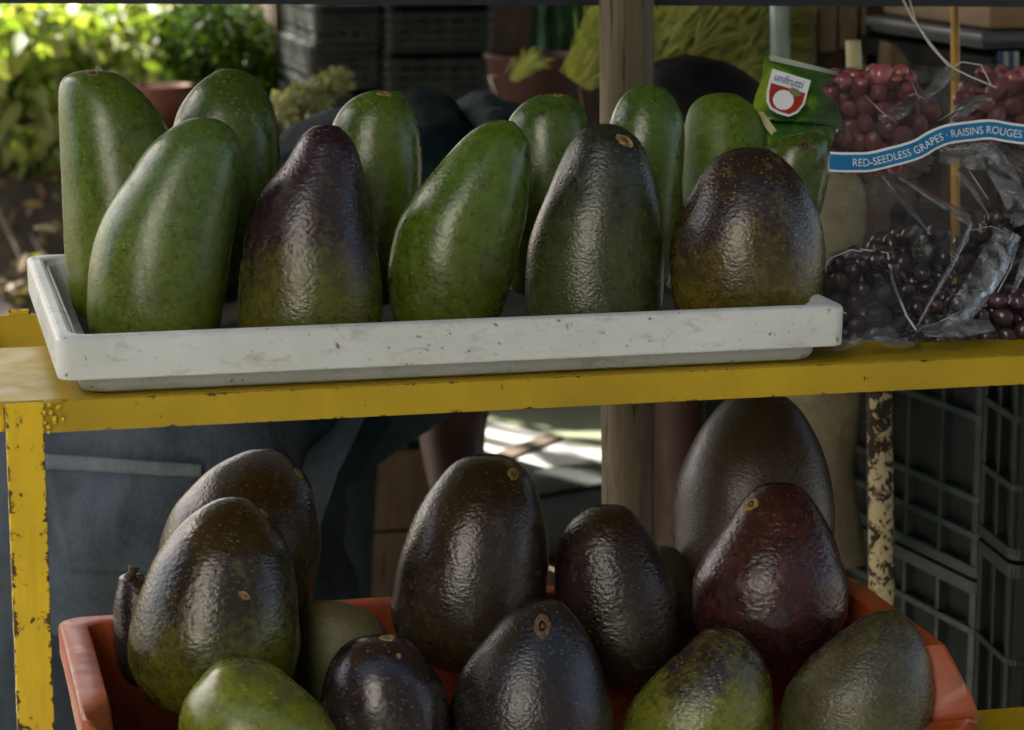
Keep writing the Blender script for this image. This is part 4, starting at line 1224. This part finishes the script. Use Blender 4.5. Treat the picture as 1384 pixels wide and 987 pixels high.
rough_pole('wooden_stake', 'brown wooden stake seen through the clear grape bag', 'stake', p1+(p1-p0)*2.3, p0, 17*depth_of(p0)/FPX, 17*depth_of(p0)/FPX, M['crate_wood'], 14, 20)

# things seen under the shelf, in the sun
tz = -.50
a = atz(650, 655, tz)
tbl = thing('market_table', 'pale green painted table top in the sun behind the stall', 'table', (a.x+.3, a.y+.4, GZ))
mb = MB(); mb.box(a.x-.03, a.x+.66, a.y-.05, a.y+1.1, tz-.03, tz, bev=.004); mb.build('table_top', M['pale_green'], tbl)
for xx in (a.x, a.x+.58):
    for yy in (a.y+.02, a.y+1.0):
        mb = MB(); mb.box(xx, xx+.05, yy, yy+.05, GZ, tz-.031); mb.build('leg', M['crate_wood'], tbl)
wb = thing('white_board', 'sunlit white board lying slanted behind the big dark avocado', 'board', atY(730, 630, 1.75))
Pa, Pb = atY(636, 592, 1.78), atY(835, 648, 1.62)
def slab(mb, p, q, w, th):
    t = (q-p).normalized(); s_ = Vector((0, 0, 1)).cross(t).normalized(); n_ = t.cross(s_)
    vv = []
    for e in (p, q):
        for a_, b_ in ((-1, -1), (1, -1), (1, 1), (-1, 1)):
            vv.append(e+s_*(a_*w/2)+n_*(b_*th/2))
    mb.add(vv, [(3, 2, 1, 0), (4, 5, 6, 7), (0, 1, 5, 4), (1, 2, 6, 5), (2, 3, 7, 6), (3, 0, 4, 7)])
mb = MB(); slab(mb, Pa, Pb, .13, .022); mb.build('plank', M['white_paint'], wb)
mb = MB(); t0 = Pa.lerp(Pb, .36); t1 = Pa.lerp(Pb, .46); slab(mb, t0, t1, .14, .03); mb.build('strap', M['twig'], wb)
for f in (.05, .9):
    q = Pa.lerp(Pb, f); mb = MB(); mb.bar((q.x, q.y+.03, q.z-.016), (q.x, q.y+.03, GZ), .012, 8); mb.build('leg', M['twig'], wb)
gb = thing('grey_box', 'small grey plastic box below the white board', 'box', atY(800, 690, 1.4))
Mx = Matrix.Translation(atY(770, 700, 1.4)) @ Matrix.Rotation(R(20), 4, 'Z')
mb = MB(); mb.box(-.05, .12, 0, .12, -.05, .03, Mx, bev=.008); mb.build('body', M['grey_plastic'], gb)
mb = MB(); mb.box(-.045, .115, .005, .115, .031, .036, Mx, bev=.002); mb.build('lid', M['crate_grey'], gb)
# a low bench under it so that the box has a support
a = atY(770, 700, 1.4)
bn = thing('low_bench', 'dark low bench carrying the grey box behind the stall', 'bench', (a.x, a.y, GZ))
mb = MB(); mb.box(a.x-.2, a.x+.5, a.y-.06, a.y+.2, a.z-.075, a.z-.052); mb.build('seat', M['crate_wood'], bn)
for xx in (a.x-.18, a.x+.44):
    mb = MB(); mb.box(xx, xx+.04, a.y, a.y+.14, GZ, a.z-.076); mb.build('leg', M['crate_wood'], bn)
a = atY(430, 700, 1.45); b = atY(652, 602, 1.45)
db = thing('shadow_backdrop', 'dark boards standing in for shadow behind the bending person', 'bin', (a.x, 1.45, GZ))  # dark boards added in place of the shadow behind the person
for k in range(6):
    mb = MB(); z0 = GZ+k*(b.z-GZ)/6
    mb.box(a.x-.25, b.x, 1.45, 1.468, z0+.002, z0+(b.z-GZ)/6-.002); mb.build('board', M['crate_wood'], db)
mb = MB(); mb.box(a.x-.25, b.x, 1.4685, 1.8, GZ, b.z-.01); mb.build('body', M['wall_dark'], db)
# deep green sheet, red tub seen between the crates and the post
gs = thing('green_sheet', 'deep green plastic sheet hanging behind the wooden post', 'sheet', atY(745, 90, 2.3))
vs, fs = [], []
for j in range(13):
    for i in range(25):
        p = atY(718+90*i/24, -25+115*j/12, 2.3)
        p.y += .012*math.sin(i*1.1)+.006*math.sin(i*.4+j)
        vs.append(p)
for j in range(12):
    for i in range(24): fs.append((j*25+i, j*25+i+1, (j+1)*25+i+1, (j+1)*25+i))
mb = MB(); mb.add(vs, fs); mb.build('plastic', M['deep_green'], gs, True)
a = atY(740, 185, 2.1)
rt = thing('red_tub', 'rusty red tub beside the wooden post behind the stall', 'tub', a)
mb = MB(); rr_ = 62*depth_of(a)/FPX
pr_ = [(.80, 0), (1.0, .95), (1.06, .96), (1.06, 1.0), (.98, 1.0), (.95, .9), (.76, .05)]
hT = 105*depth_of(a)/FPX
vs, fs = [], []
for (rad, hz_) in pr_:
    for i in range(28):
        an = 2*math.pi*i/28; vs.append(a+Vector((math.cos(an)*rr_*rad, math.sin(an)*rr_*rad+.1, hz_*hT)))
for j in range(len(pr_)-1):
    for i in range(28): fs.append((j*28+i, j*28+(i+1) % 28, (j+1)*28+(i+1) % 28, (j+1)*28+i))
fs.append(tuple(reversed(range(28)))); mb.add(vs, fs); mb.build('body', M['brick_red'], rt, True)

# ------------------------------------------------------------------ plants
def leaf_shape(L=1.0, W=.42, bend=.18, n=5, tip=1.0):
    vs, fs = [], []
    for i in range(n+1):
        t = i/n
        w_ = W*(math.sin(math.pi*min(1, t*.93+.04))**.8)*(1-.25*t)
        z = -bend*t*t
        vs += [(-w_/2, t*L, z+.06*w_), (0, t*L, z-.05*w_), (w_/2, t*L, z+.06*w_)]
    for i in range(n):
        a = i*3
        fs += [(a, a+1, a+4, a+3), (a+1, a+2, a+5, a+4)]
    return vs, fs
def leaf_transforms(n, sampler, size, droop=.3, bias=None):
    out = []
    for _ in range(n):
        p = sampler()
        yaw = random.uniform(0, 2*math.pi)
        el = random.gauss(-.1, .55)-droop
        Mx = Matrix.Translation(p) @ Matrix.Rotation(yaw, 4, 'Z') @ Matrix.Rotation(el, 4, 'X') @ Matrix.Rotation(random.gauss(0, .6), 4, 'Y') @ Matrix.Scale(size*random.uniform(.6, 1.25), 4)
        out.append(Mx)
    return out
def leaf_stuff(name, mats, parent, shape, mat):
    V = np.array(shape[0]); F = shape[1]; n = len(V)
    allv, allf = [], []
    o0 = parent_world(parent)
    for k, Mx in enumerate(mats):
        A = np.array(Mx)
        q = V @ A[:3, :3].T + A[:3, 3] - np.array(o0)
        allv.append(q)
        allf += [tuple(i+k*n for i in f) for f in F]
    me = mesh_of(np.concatenate(allv), allf, name)
    return link(name, me, mat, parent, True, 'stuff')
def blob_sampler(centres):
    # centres: list of (px, py, Y, rx_px, ry_px, ry depth metres)
    wts = [c[3]*c[4] for c in centres]
    def f():
        px, py, Y, rx, ry, dy = random.choices(centres, wts)[0]
        a = random.uniform(0, 2*math.pi); r = math.sqrt(random.random())
        u = random.uniform(-1, 1)
        return atY(px+rx*r*math.cos(a), py+ry*r*math.sin(a), Y+dy*u*math.sqrt(max(0, 1-r*r*.8)))
    return f
def branches(o, base, tips, r=.012, mat=None):
    for tp in tips:
        mb = MB(); mid = base.lerp(tp, .5)+Vector((random.uniform(-.05, .05), random.uniform(-.05, .05), .05))
        mb.tube([base, mid, tp], [r, r*.7, r*.25], 7); mb.build('branch', mat or M['twig'], o, True)
LS = leaf_shape(1.0, .50, .22)
LSM = []
for k in range(4):
    v_, f_ = leaf_shape(1.0, .42+.06*k, .12+.08*k)
    me = mesh_of(v_, f_, 'leaf')
    for p in me.polygons: p.use_smooth = True
    me.materials.append(M['leaf_sun']); LSM.append(me)
def leafy_bush(label, base, centres, n_obj, n_stuff, size, tips, cat='bush'):
    o = thing('leafy_bush', label, cat, base)
    smp = blob_sampler(centres)
    for Mx in leaf_transforms(n_obj, smp, size):
        q = bpy.data.objects.new('leaf', random.choice(LSM)); COL.objects.link(q); q.parent = o
        Mx = Matrix.Translation(-Vector(base)) @ Mx
        q.matrix_local = Mx
    if n_stuff: leaf_stuff('foliage', leaf_transforms(n_stuff, smp, size), o, LS, M['leaf_sun'])
    branches(o, Vector(base), [atY(*t) for t in tips])
    return o
bY = 3.9
def gpt(px, Y):
    x = atY(px, 300, Y).x; return Vector((x, Y, ground_h(x, Y)))
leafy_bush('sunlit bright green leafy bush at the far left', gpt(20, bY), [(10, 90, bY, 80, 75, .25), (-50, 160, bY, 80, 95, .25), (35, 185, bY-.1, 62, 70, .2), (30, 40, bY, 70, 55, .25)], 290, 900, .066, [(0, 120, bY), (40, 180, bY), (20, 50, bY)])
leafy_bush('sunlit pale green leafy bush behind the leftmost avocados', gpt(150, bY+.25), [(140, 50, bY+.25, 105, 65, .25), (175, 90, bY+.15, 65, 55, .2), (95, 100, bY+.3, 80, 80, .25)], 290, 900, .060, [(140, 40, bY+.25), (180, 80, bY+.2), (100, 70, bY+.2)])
# mossy dark shrub
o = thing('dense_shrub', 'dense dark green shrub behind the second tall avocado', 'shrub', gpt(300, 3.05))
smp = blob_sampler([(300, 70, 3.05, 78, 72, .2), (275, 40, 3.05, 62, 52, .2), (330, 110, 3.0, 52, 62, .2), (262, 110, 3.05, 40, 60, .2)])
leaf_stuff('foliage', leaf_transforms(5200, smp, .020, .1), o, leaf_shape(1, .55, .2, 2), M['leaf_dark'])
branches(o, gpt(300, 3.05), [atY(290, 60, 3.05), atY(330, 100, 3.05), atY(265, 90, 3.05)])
# terracotta pot with the shrub's foot
a = atY(222, 175, 2.75)
pot = thing('terracotta_pot', 'terracotta pot between the two tallest avocados on the left', 'pot', a)
vs, fs = [], []
pr_ = [(.7, 0), (.93, .72), (1.08, .73), (1.1, 1.0), (1.0, 1.0), (.95, .8), (.5, .78)]
rr_ = 36*depth_of(a)/FPX; hT = 60*depth_of(a)/FPX
for (rad, hz_) in pr_:
    for i in range(28):
        an = 2*math.pi*i/28; vs.append(a+Vector((math.cos(an)*rr_*rad, math.sin(an)*rr_*rad, hz_*hT)))
for j in range(len(pr_)-1):
    for i in range(28): fs.append((j*28+i, j*28+(i+1) % 28, (j+1)*28+(i+1) % 28, (j+1)*28+i))
fs.append(tuple(reversed(range(28)))); fs.append(tuple(6*28+i for i in range(28)))
mb = MB(); mb.add(vs, fs); mb.build('pot_body', M['terracotta'], pot, True)
mb = MB(); mb.box(a.x-.14, a.x+.14, a.y-.12, a.y+.12, ground_h(a.x, a.y)-.03, a.z-.001, bev=.006)
pe_ = thing('stone_block', 'rough stone block under the terracotta pot', 'stone', (a.x, a.y, ground_h(a.x, a.y)))
mb.build('block', M['concrete'], pe_)
# unseen tree, added so its crown throws broken shade on the table
tc_ = Vector((.50, 1.85, -.5)) + sdir*3.2
tree = thing('shade_tree', 'unseen leafy tree added overhead to dapple the green table', 'tree', (tc_.x-1.3, tc_.y+.3, GZ))
def crown_s():
    while True:
        q = Vector((random.uniform(-1, 1), random.uniform(-1, 1), random.uniform(-.6, .6)))
        if q.length < 1: return tc_ + q*.95
leaf_stuff('crown', leaf_transforms(330, crown_s, .15), tree, LS, M['leaf_sun'])
tb_ = Vector(tree.location)
mb = MB(); mb.tube([tb_, tb_+Vector((.02, .02, 1.2)), tb_+Vector((.15, 0, 2.0)), tb_+Vector((.6, -.1, 2.5))], [.09, .07, .055, .03], 12); mb.build('trunk', M['post_wood'], tree, True)
branches(tree, tb_+Vector((.6, -.1, 2.5)), [tc_+Vector((.6, .2, .2)), tc_+Vector((.2, -.6, .1)), tc_+Vector((-.1, .6, .3)), tc_+Vector((.1, .1, .5))], .025)
# leaf litter on the bank
def bank_sampler():
    for _ in range(100):
        px, py = random.uniform(-160, 260), random.uniform(150, 440)
        Y = random.uniform(2.4, 4.6); x = atY(px, py, Y).x
        return Vector((x, Y, ground_h(x, Y)+random.uniform(.002, .02)))
root = bpy.data.objects.new('tmp', None)
class _P: pass
V = leaf_transforms(1500, bank_sampler, .045, -.1)
shp = leaf_shape(1, .5, .3, 3)
av, af = [], []
for k, Mx in enumerate(V):
    A = np.array(Mx); av.append(np.array(shp[0]) @ A[:3, :3].T + A[:3, 3]); af += [tuple(i+k*len(shp[0]) for i in f) for f in shp[1]]
lit = link('leaf_litter', mesh_of(np.concatenate(av), af, 'leaf_litter'), M['leaf_dry'], None, True, 'stuff')
tag(lit, 'dry brown leaves scattered over the earth bank on the left', 'leaves')
# cream flower bunch behind the person's shoulder
def petals(label, centres, n, size, base, name='flower_bunch'):
    o = thing(name, label, 'flowers', base)
    smp = blob_sampler(centres)
    leaf_stuff('blossom', leaf_transforms(n, smp, size, -.4), o, leaf_shape(1, .6, -.2, 2), M['petal'])
    branches(o, Vector(base), [atY(c[0], c[1]+4, c[2]) for c in centres], .005)
    return o
FY = 1.5
petals('bunch of small cream flowers behind the dark teal shoulder', [(390, 148, FY, 26, 20, .05), (420, 133, FY, 28, 18, .05), (452, 114, FY, 22, 17, .05)], 900, .013, atY(420, 250, FY+.05))
fv = atY(420, 255, FY+.05)
vz = thing('flower_bucket', 'dark green bucket holding the cream flowers behind the stall', 'bucket', (fv.x, fv.y, GZ))
mb = MB(); mb.tube([(fv.x, fv.y, GZ), (fv.x, fv.y, fv.z+.02)], [.10, .13], 24, 1.0, True); mb.build('body', M['crate_green'], vz, True)
# feathery yellow-green plumes round the post
def plume_bunch(label, strokes, n, base, L=.075):
    o = thing('plume_bunch', label, 'plumes', base)
    av, af = [], []
    k = 0
    o0 = np.array(base)
    tot = sum(s[6] for s in strokes)
    for (x0_, y0_, x1_, y1_, w_, Y, wt) in strokes:
        for _ in range(int(n*wt/tot)):
            t = random.random(); s_ = random.gauss(0, .42)
            px = x0_+(x1_-x0_)*t; py = y0_+(y1_-y0_)*t
            dx, dy = x1_-x0_, y1_-y0_; LL = math.hypot(dx, dy)
            px += -dy/LL*w_*s_; py += dx/LL*w_*s_
            p = atY(px, py, Y+random.gauss(0, .03))
            dirp = (RT*random.gauss(.62, .25) + UP*random.gauss(.72, .22) + FW*random.gauss(-.1, .35)).normalized()
            sd = dirp.cross(FW+Vector((random.gauss(0, .4), 0, random.gauss(0, .4)))).normalized()
            l_ = L*random.uniform(.35, .9); wd_ = .0012*random.uniform(.6, 1.5)
            q = [p-sd*wd_*.4, p+sd*wd_*.4, p+dirp*l_*.6+sd*wd_, p+dirp*l_+Vector((0, 0, -.008)), p+dirp*l_*.6-sd*wd_]
            av += [tuple(np.array(v)-o0) for v in q]
            af.append((k, k+1, k+2, k+3, k+4)); k += 5
    link('plume', mesh_of(av, af, 'plume'), M['leaf_plume'], o, False, 'stuff')
    return o
QY = 1.15
pb_ = plume_bunch('feathery yellow green plumes drooping behind the wooden post, right side', [(880, 72, 960, 55, 34, QY, 3), (960, 60, 1045, 62, 36, QY, 3), (985, 92, 1030, 130, 30, QY, 2), (900, 60, 1010, 78, 26, QY+.04, 2), (1015, 45, 1045, 40, 16, QY, .6)], 15000, atY(960, 200, QY+.1))
branches(pb_, atY(960, 260, QY+.1), [atY(900, 70, QY), atY(960, 70, QY), atY(1030, 60, QY), atY(1025, 120, QY)], .006)
pb2 = plume_bunch('feathery yellow green plumes left of the wooden post', [(778, 112, 806, 72, 24, QY+.05, 2), (790, 70, 815, 48, 20, QY+.05, 1.2), (795, 110, 815, 90, 14, QY+.05, 1)], 4000, atY(800, 200, QY+.1))
branches(pb2, atY(805, 260, QY+.1), [atY(790, 95, QY+.05), atY(808, 60, QY+.05)], .005)
pb3 = plume_bunch('small yellow green leaf tuft left of the red tub behind the stall', [(690, 110, 712, 92, 10, 1.9, 1)], 90, atY(700, 200, 1.9), .06)
branches(pb3, atY(704, 200, 1.9), [atY(700, 100, 1.9)], .004)
# crate carrying the plumes
pc = atY(930, 270, QY+.1)
lattice_crate('grey crate carrying the yellow green plumes behind the person', (pc.x-.035, pc.y-.08, GZ), (1, 0, 0), (0, 1, 0), .34, .3, pc.z-GZ-.0, M['crate_grey'], M['crate_grey_shade'], 5, 3, [(0, .012), (.3, .01), (.6, .01)])

# ------------------------------------------------------------------ person bending over behind the stall
BY = .86
def skin(name, pts, edges, mat, parent, sub=2, root=0, extra=None):
    """pts: list of (Vector, r) or (Vector, rx, ry)"""
    o0 = parent_world(parent)
    me = bpy.data.meshes.new(name)
    me.from_pydata([tuple(Vector(p[0])-o0) for p in pts], edges, [])
    o = link(name, me, mat, parent)
    sk_ = o.modifiers.new('skin', 'SKIN')
    sk_.use_smooth_shade = True
    for i, p in enumerate(pts):
        sv = me.skin_vertices[0].data[i]
        sv.radius = (p[1], p[2] if len(p) > 2 else p[1])
        sv.use_root = (i == root)
    ss = o.modifiers.new('sub', 'SUBSURF'); ss.levels = sub; ss.render_levels = sub
    return o
B = lambda x, y, dY=0.0: atY(x, y, BY+dY)
person = thing('person', 'person in dark teal shirt and blue jeans bending forward behind the stall', 'person', (B(230, 640).x, BY, GZ))
kp = depth_of(B(400, 400))/FPX
pel = B(185, 600)
hipL, hipR = pel+Vector((.03, -.085, -.05)), pel+Vector((.0, .095, -.05))
spine1, spine2, chest = B(330, 480), B(450, 370), B(590, 300)
neck, headc = B(800, 255), B(935, 200)
knL = Vector((hipL.x+.10, hipL.y-.02, GZ+.46)); knR = Vector((hipR.x-.13, hipR.y+.04, GZ+.47))
anL = Vector((knL.x-.06, knL.y, GZ+.09)); anR = Vector((knR.x-.1, knR.y, GZ+.09))
shL, shR = B(690, 300, -.17), B(690, 290, .17)
elR, haR = B(880, 520, -.06), B(915, 680, -.02)
elR = B(905, 470, -.02)
elL, haL = B(606, 570, .16), B(625, 700, .10)
pts = [(pel, .12), (spine1, .11), (spine2, .12), (chest, .13), (B(700, 285), .10), (neck, .055), (headc+Vector((-.02, 0, -.01)), .068, .065), (headc+Vector((.05, -.0, -.05)), .062, .058),
       (shL, .055), (elR, .040), (haR, .030),
       (shR, .055), (elL, .040), (haL, .028),
       (hipL, .085), (knL, .058), (anL, .038), (anL+Vector((.12, -.02, -.05)), .028),
       (hipR, .085), (knR, .058), (anR, .038), (anR+Vector((.12, .02, -.05)), .028),
       (headc+Vector((.125, 0, -.055)), .012)]
edges = [(0, 1), (1, 2), (2, 3), (3, 4), (4, 5), (5, 6), (6, 7), (4, 8), (8, 9), (9, 10), (4, 11), (11, 12), (12, 13), (0, 14), (14, 15), (15, 16), (16, 17), (0, 18), (18, 19), (19, 20), (20, 21), (7, 22)]
def hand(w_, d_, sgn):
    d_ = d_.normalized()
    sx = d_.cross(Vector((0, 1, 0.2))).normalized(); nn = sx.cross(d_).normalized()
    pi = len(pts)
    pts.append((w_+d_*.045, .030, .016)); edges.append((None, pi))
    palm = w_+d_*.045
    for k, (off, ln) in enumerate(((-.026, .062), (-.009, .074), (.009, .070), (.025, .055))):
        a0 = palm+d_*.036+sx*off
        p1 = a0+d_*ln*.45+nn*.006; p2 = p1+(d_*.8+nn*.6).normalized()*ln*.32; p3 = p2+(d_*.4+nn).normalized()*ln*.26
        n0 = len(pts)
        pts.extend([(a0, .0105), (p1, .0095), (p2, .0085), (p3, .0075)])
        edges.extend([(pi, n0), (n0, n0+1), (n0+1, n0+2), (n0+2, n0+3)])
    n0 = len(pts)
    t1 = palm-d_*.012+sx*(.034*sgn)+nn*.008; t2 = t1+(d_*.7+sx*sgn*.7+nn*.3).normalized()*.030; t3 = t2+(d_+nn*.3).normalized()*.026
    pts.extend([(t1, .012), (t2, .0105), (t3, .0085)]); edges.extend([(pi, n0), (n0, n0+1), (n0+1, n0+2)])
    return pi
pi = hand(haR, haR-elR, -1); edges[[i for i, e in enumerate(edges) if e[0] is None][0]] = (10, pi)
pi = hand(haL, haL-elL, 1); edges[[i for i, e in enumerate(edges) if e[0] is None][0]] = (13, pi)
body = skin('body', pts, edges, M['skin'], person)
# jeans: pelvis and legs, full and loose
jp = [(pel+Vector((-.045, 0, .0)), .235, .19), (B(320, 540), .20, .17), (hipL+Vector((.02, 0, -.04)), .16), (hipL.lerp(knL, .5)+Vector((.02, 0, 0)), .125), (knL, .075), (anL+Vector((0, 0, .02)), .062),
      (hipR+Vector((-.06, 0, -.03)), .14), (hipR.lerp(knR, .5), .090), (knR, .072), (anR+Vector((0, 0, .02)), .062), (B(385, 720, -.03), .19)]
jeans = skin('jeans', jp, [(0, 1), (0, 2), (2, 3), (3, 4), (4, 5), (0, 6), (6, 7), (7, 8), (8, 9), (0, 10)], M['denim'], person)
# shirt: torso, sleeves, slack front hanging down
sp_ = [(B(180, 580), .17, .17), (B(320, 480), .20, .18), (B(455, 395), .205, .18), (B(590, 345), .195, .18), (B(710, 325), .185, .16), (B(790, 280), .09, .09),
       (shL, .075), (shL.lerp(elR, .55), .062), (shR, .075), (shR.lerp(elL, .6), .066),
       (B(420, 500), .18, .14), (B(460, 590), .13, .11), (B(560, 480, .0), .17, .13), (B(590, 545, .0), .10, .10), (B(420, 560, -.13), .13, .10), (B(500, 590, -.10), .12, .09)]
shirt = skin('shirt', sp_, [(0, 1), (1, 2), (2, 3), (3, 4), (4, 5), (4, 6), (6, 7), (4, 8), (8, 9), (2, 10), (10, 11), (3, 12), (12, 13), (10, 14), (14, 15)], M['shirt'], person)
for o_ in (shirt, jeans):
    tx = bpy.data.textures.new('cloth_wrinkle', 'CLOUDS'); tx.noise_scale = .09; tx.noise_depth = 2
    dm = o_.modifiers.new('wrinkle', 'DISPLACE'); dm.texture = tx; dm.strength = .034; dm.mid_level = .5
    tx2 = bpy.data.textures.new('cloth_fold', 'CLOUDS'); tx2.noise_scale = .032; tx2.noise_depth = 2
    dm2 = o_.modifiers.new('fold', 'DISPLACE'); dm2.texture = tx2; dm2.strength = .011; dm2.mid_level = .5
    o_.modifiers['sub'].levels = 3; o_.modifiers['sub'].render_levels = 3
hv, hf = [], []
for j in range(17):
    th_ = math.pi*.80*j/16
    for i in range(28):
        an = 2*math.pi*i/28
        q = Vector((math.sin(th_)*math.cos(an), math.sin(th_)*math.sin(an), math.cos(th_)))
        r_ = .093*(1+.05*mn.noise(q*5)+.035*mn.noise(q*14))
        tilt = Matrix.Rotation(R(-38), 3, 'Y')
        hv.append(headc + tilt @ (q*r_))
for j in range(16):
    for i in range(28): hf.append((j*28+i, (j+1)*28+i, (j+1)*28+(i+1) % 28, j*28+(i+1) % 28))
mb = MB(); mb.add(hv, hf); hair = mb.build('hair', M['hair'], person, True)
for s in (-1, 1):
    bmE = bmesh.new(); bmesh.ops.create_uvsphere(bmE, u_segments=12, v_segments=8, radius=.012)
    me = bpy.data.meshes.new('eye'); bmE.to_mesh(me); bmE.free()
    e = link('eye', me, M['eye'], person, True); e.location = headc+Vector((.115, s*.032, -.035))-Vector(person.location)
    mb = MB(); q = headc+Vector((.01, s*.088, -.03)); mb.tube([q, q+Vector((.004, s*.008, .018)), q+Vector((-.012, s*.012, .022)), q+Vector((-.014, s*.008, -.018))], [.006, .009, .009, .006], 8); mb.build('ear', M['skin'], person, True)
for a_ in (anL, anR):
    mb = MB(); mb.tube([a_+Vector((-.06, 0, -.055)), a_+Vector((0, 0, -.045)), a_+Vector((.10, 0, -.055)), a_+Vector((.19, 0, -.065))], [.036, .045, .042, .022], 14, .9); mb.build('shoe', M['shoe'], person, True)
# back pocket with its stitched hem, laid on the jeans
bpy.context.view_layer.update()
dg = bpy.context.evaluated_depsgraph_get()
je = jeans.evaluated_get(dg); jm = je.to_mesh()
o0 = parent_world(person)
bv = BVHTree.FromPolygons([tuple(v.co+o0) for v in jm.vertices], [tuple(p.vertices) for p in jm.polygons])
je.to_mesh_clear()
def drape(corners, nx_, ny_, off, name, mat, parent, thick=.003):
    (tl, tr2, br, bl) = corners
    vs, fs = [], []
    for j in range(ny_+1):
        for i in range(nx_+1):
            u, v = i/nx_, j/ny_
            px = (tl[0]*(1-u)+tr2[0]*u)*(1-v)+(bl[0]*(1-u)+br[0]*u)*v; py = (tl[1]*(1-u)+tr2[1]*u)*(1-v)+(bl[1]*(1-u)+br[1]*u)*v
            h = bv.ray_cast(CAM, ray(px, py).normalized())
            if h[0] is None: q = B(px, py, -.1)
            else:
                q = h[0] - ray(px, py).normalized()*off
            vs.append(q)
    for j in range(ny_):
        for i in range(nx_):
            a = j*(nx_+1)+i; fs.append((a, a+1, a+nx_+2, a+nx_+1))
    mb = MB(); mb.add(vs, fs); o = mb.build(name, mat, parent, True)
    sd = o.modifiers.new('thick', 'SOLIDIFY'); sd.thickness = thick
    return o
pk = drape(((58, 622), (272, 634), (252, 770), (92, 770)), 16, 12, .003, 'back_pocket', M['denim'], person)
drape(((56, 614), (274, 628), (272, 645), (58, 634)), 16, 3, .0065, 'pocket_hem', M['denim_light'], pk, .002)
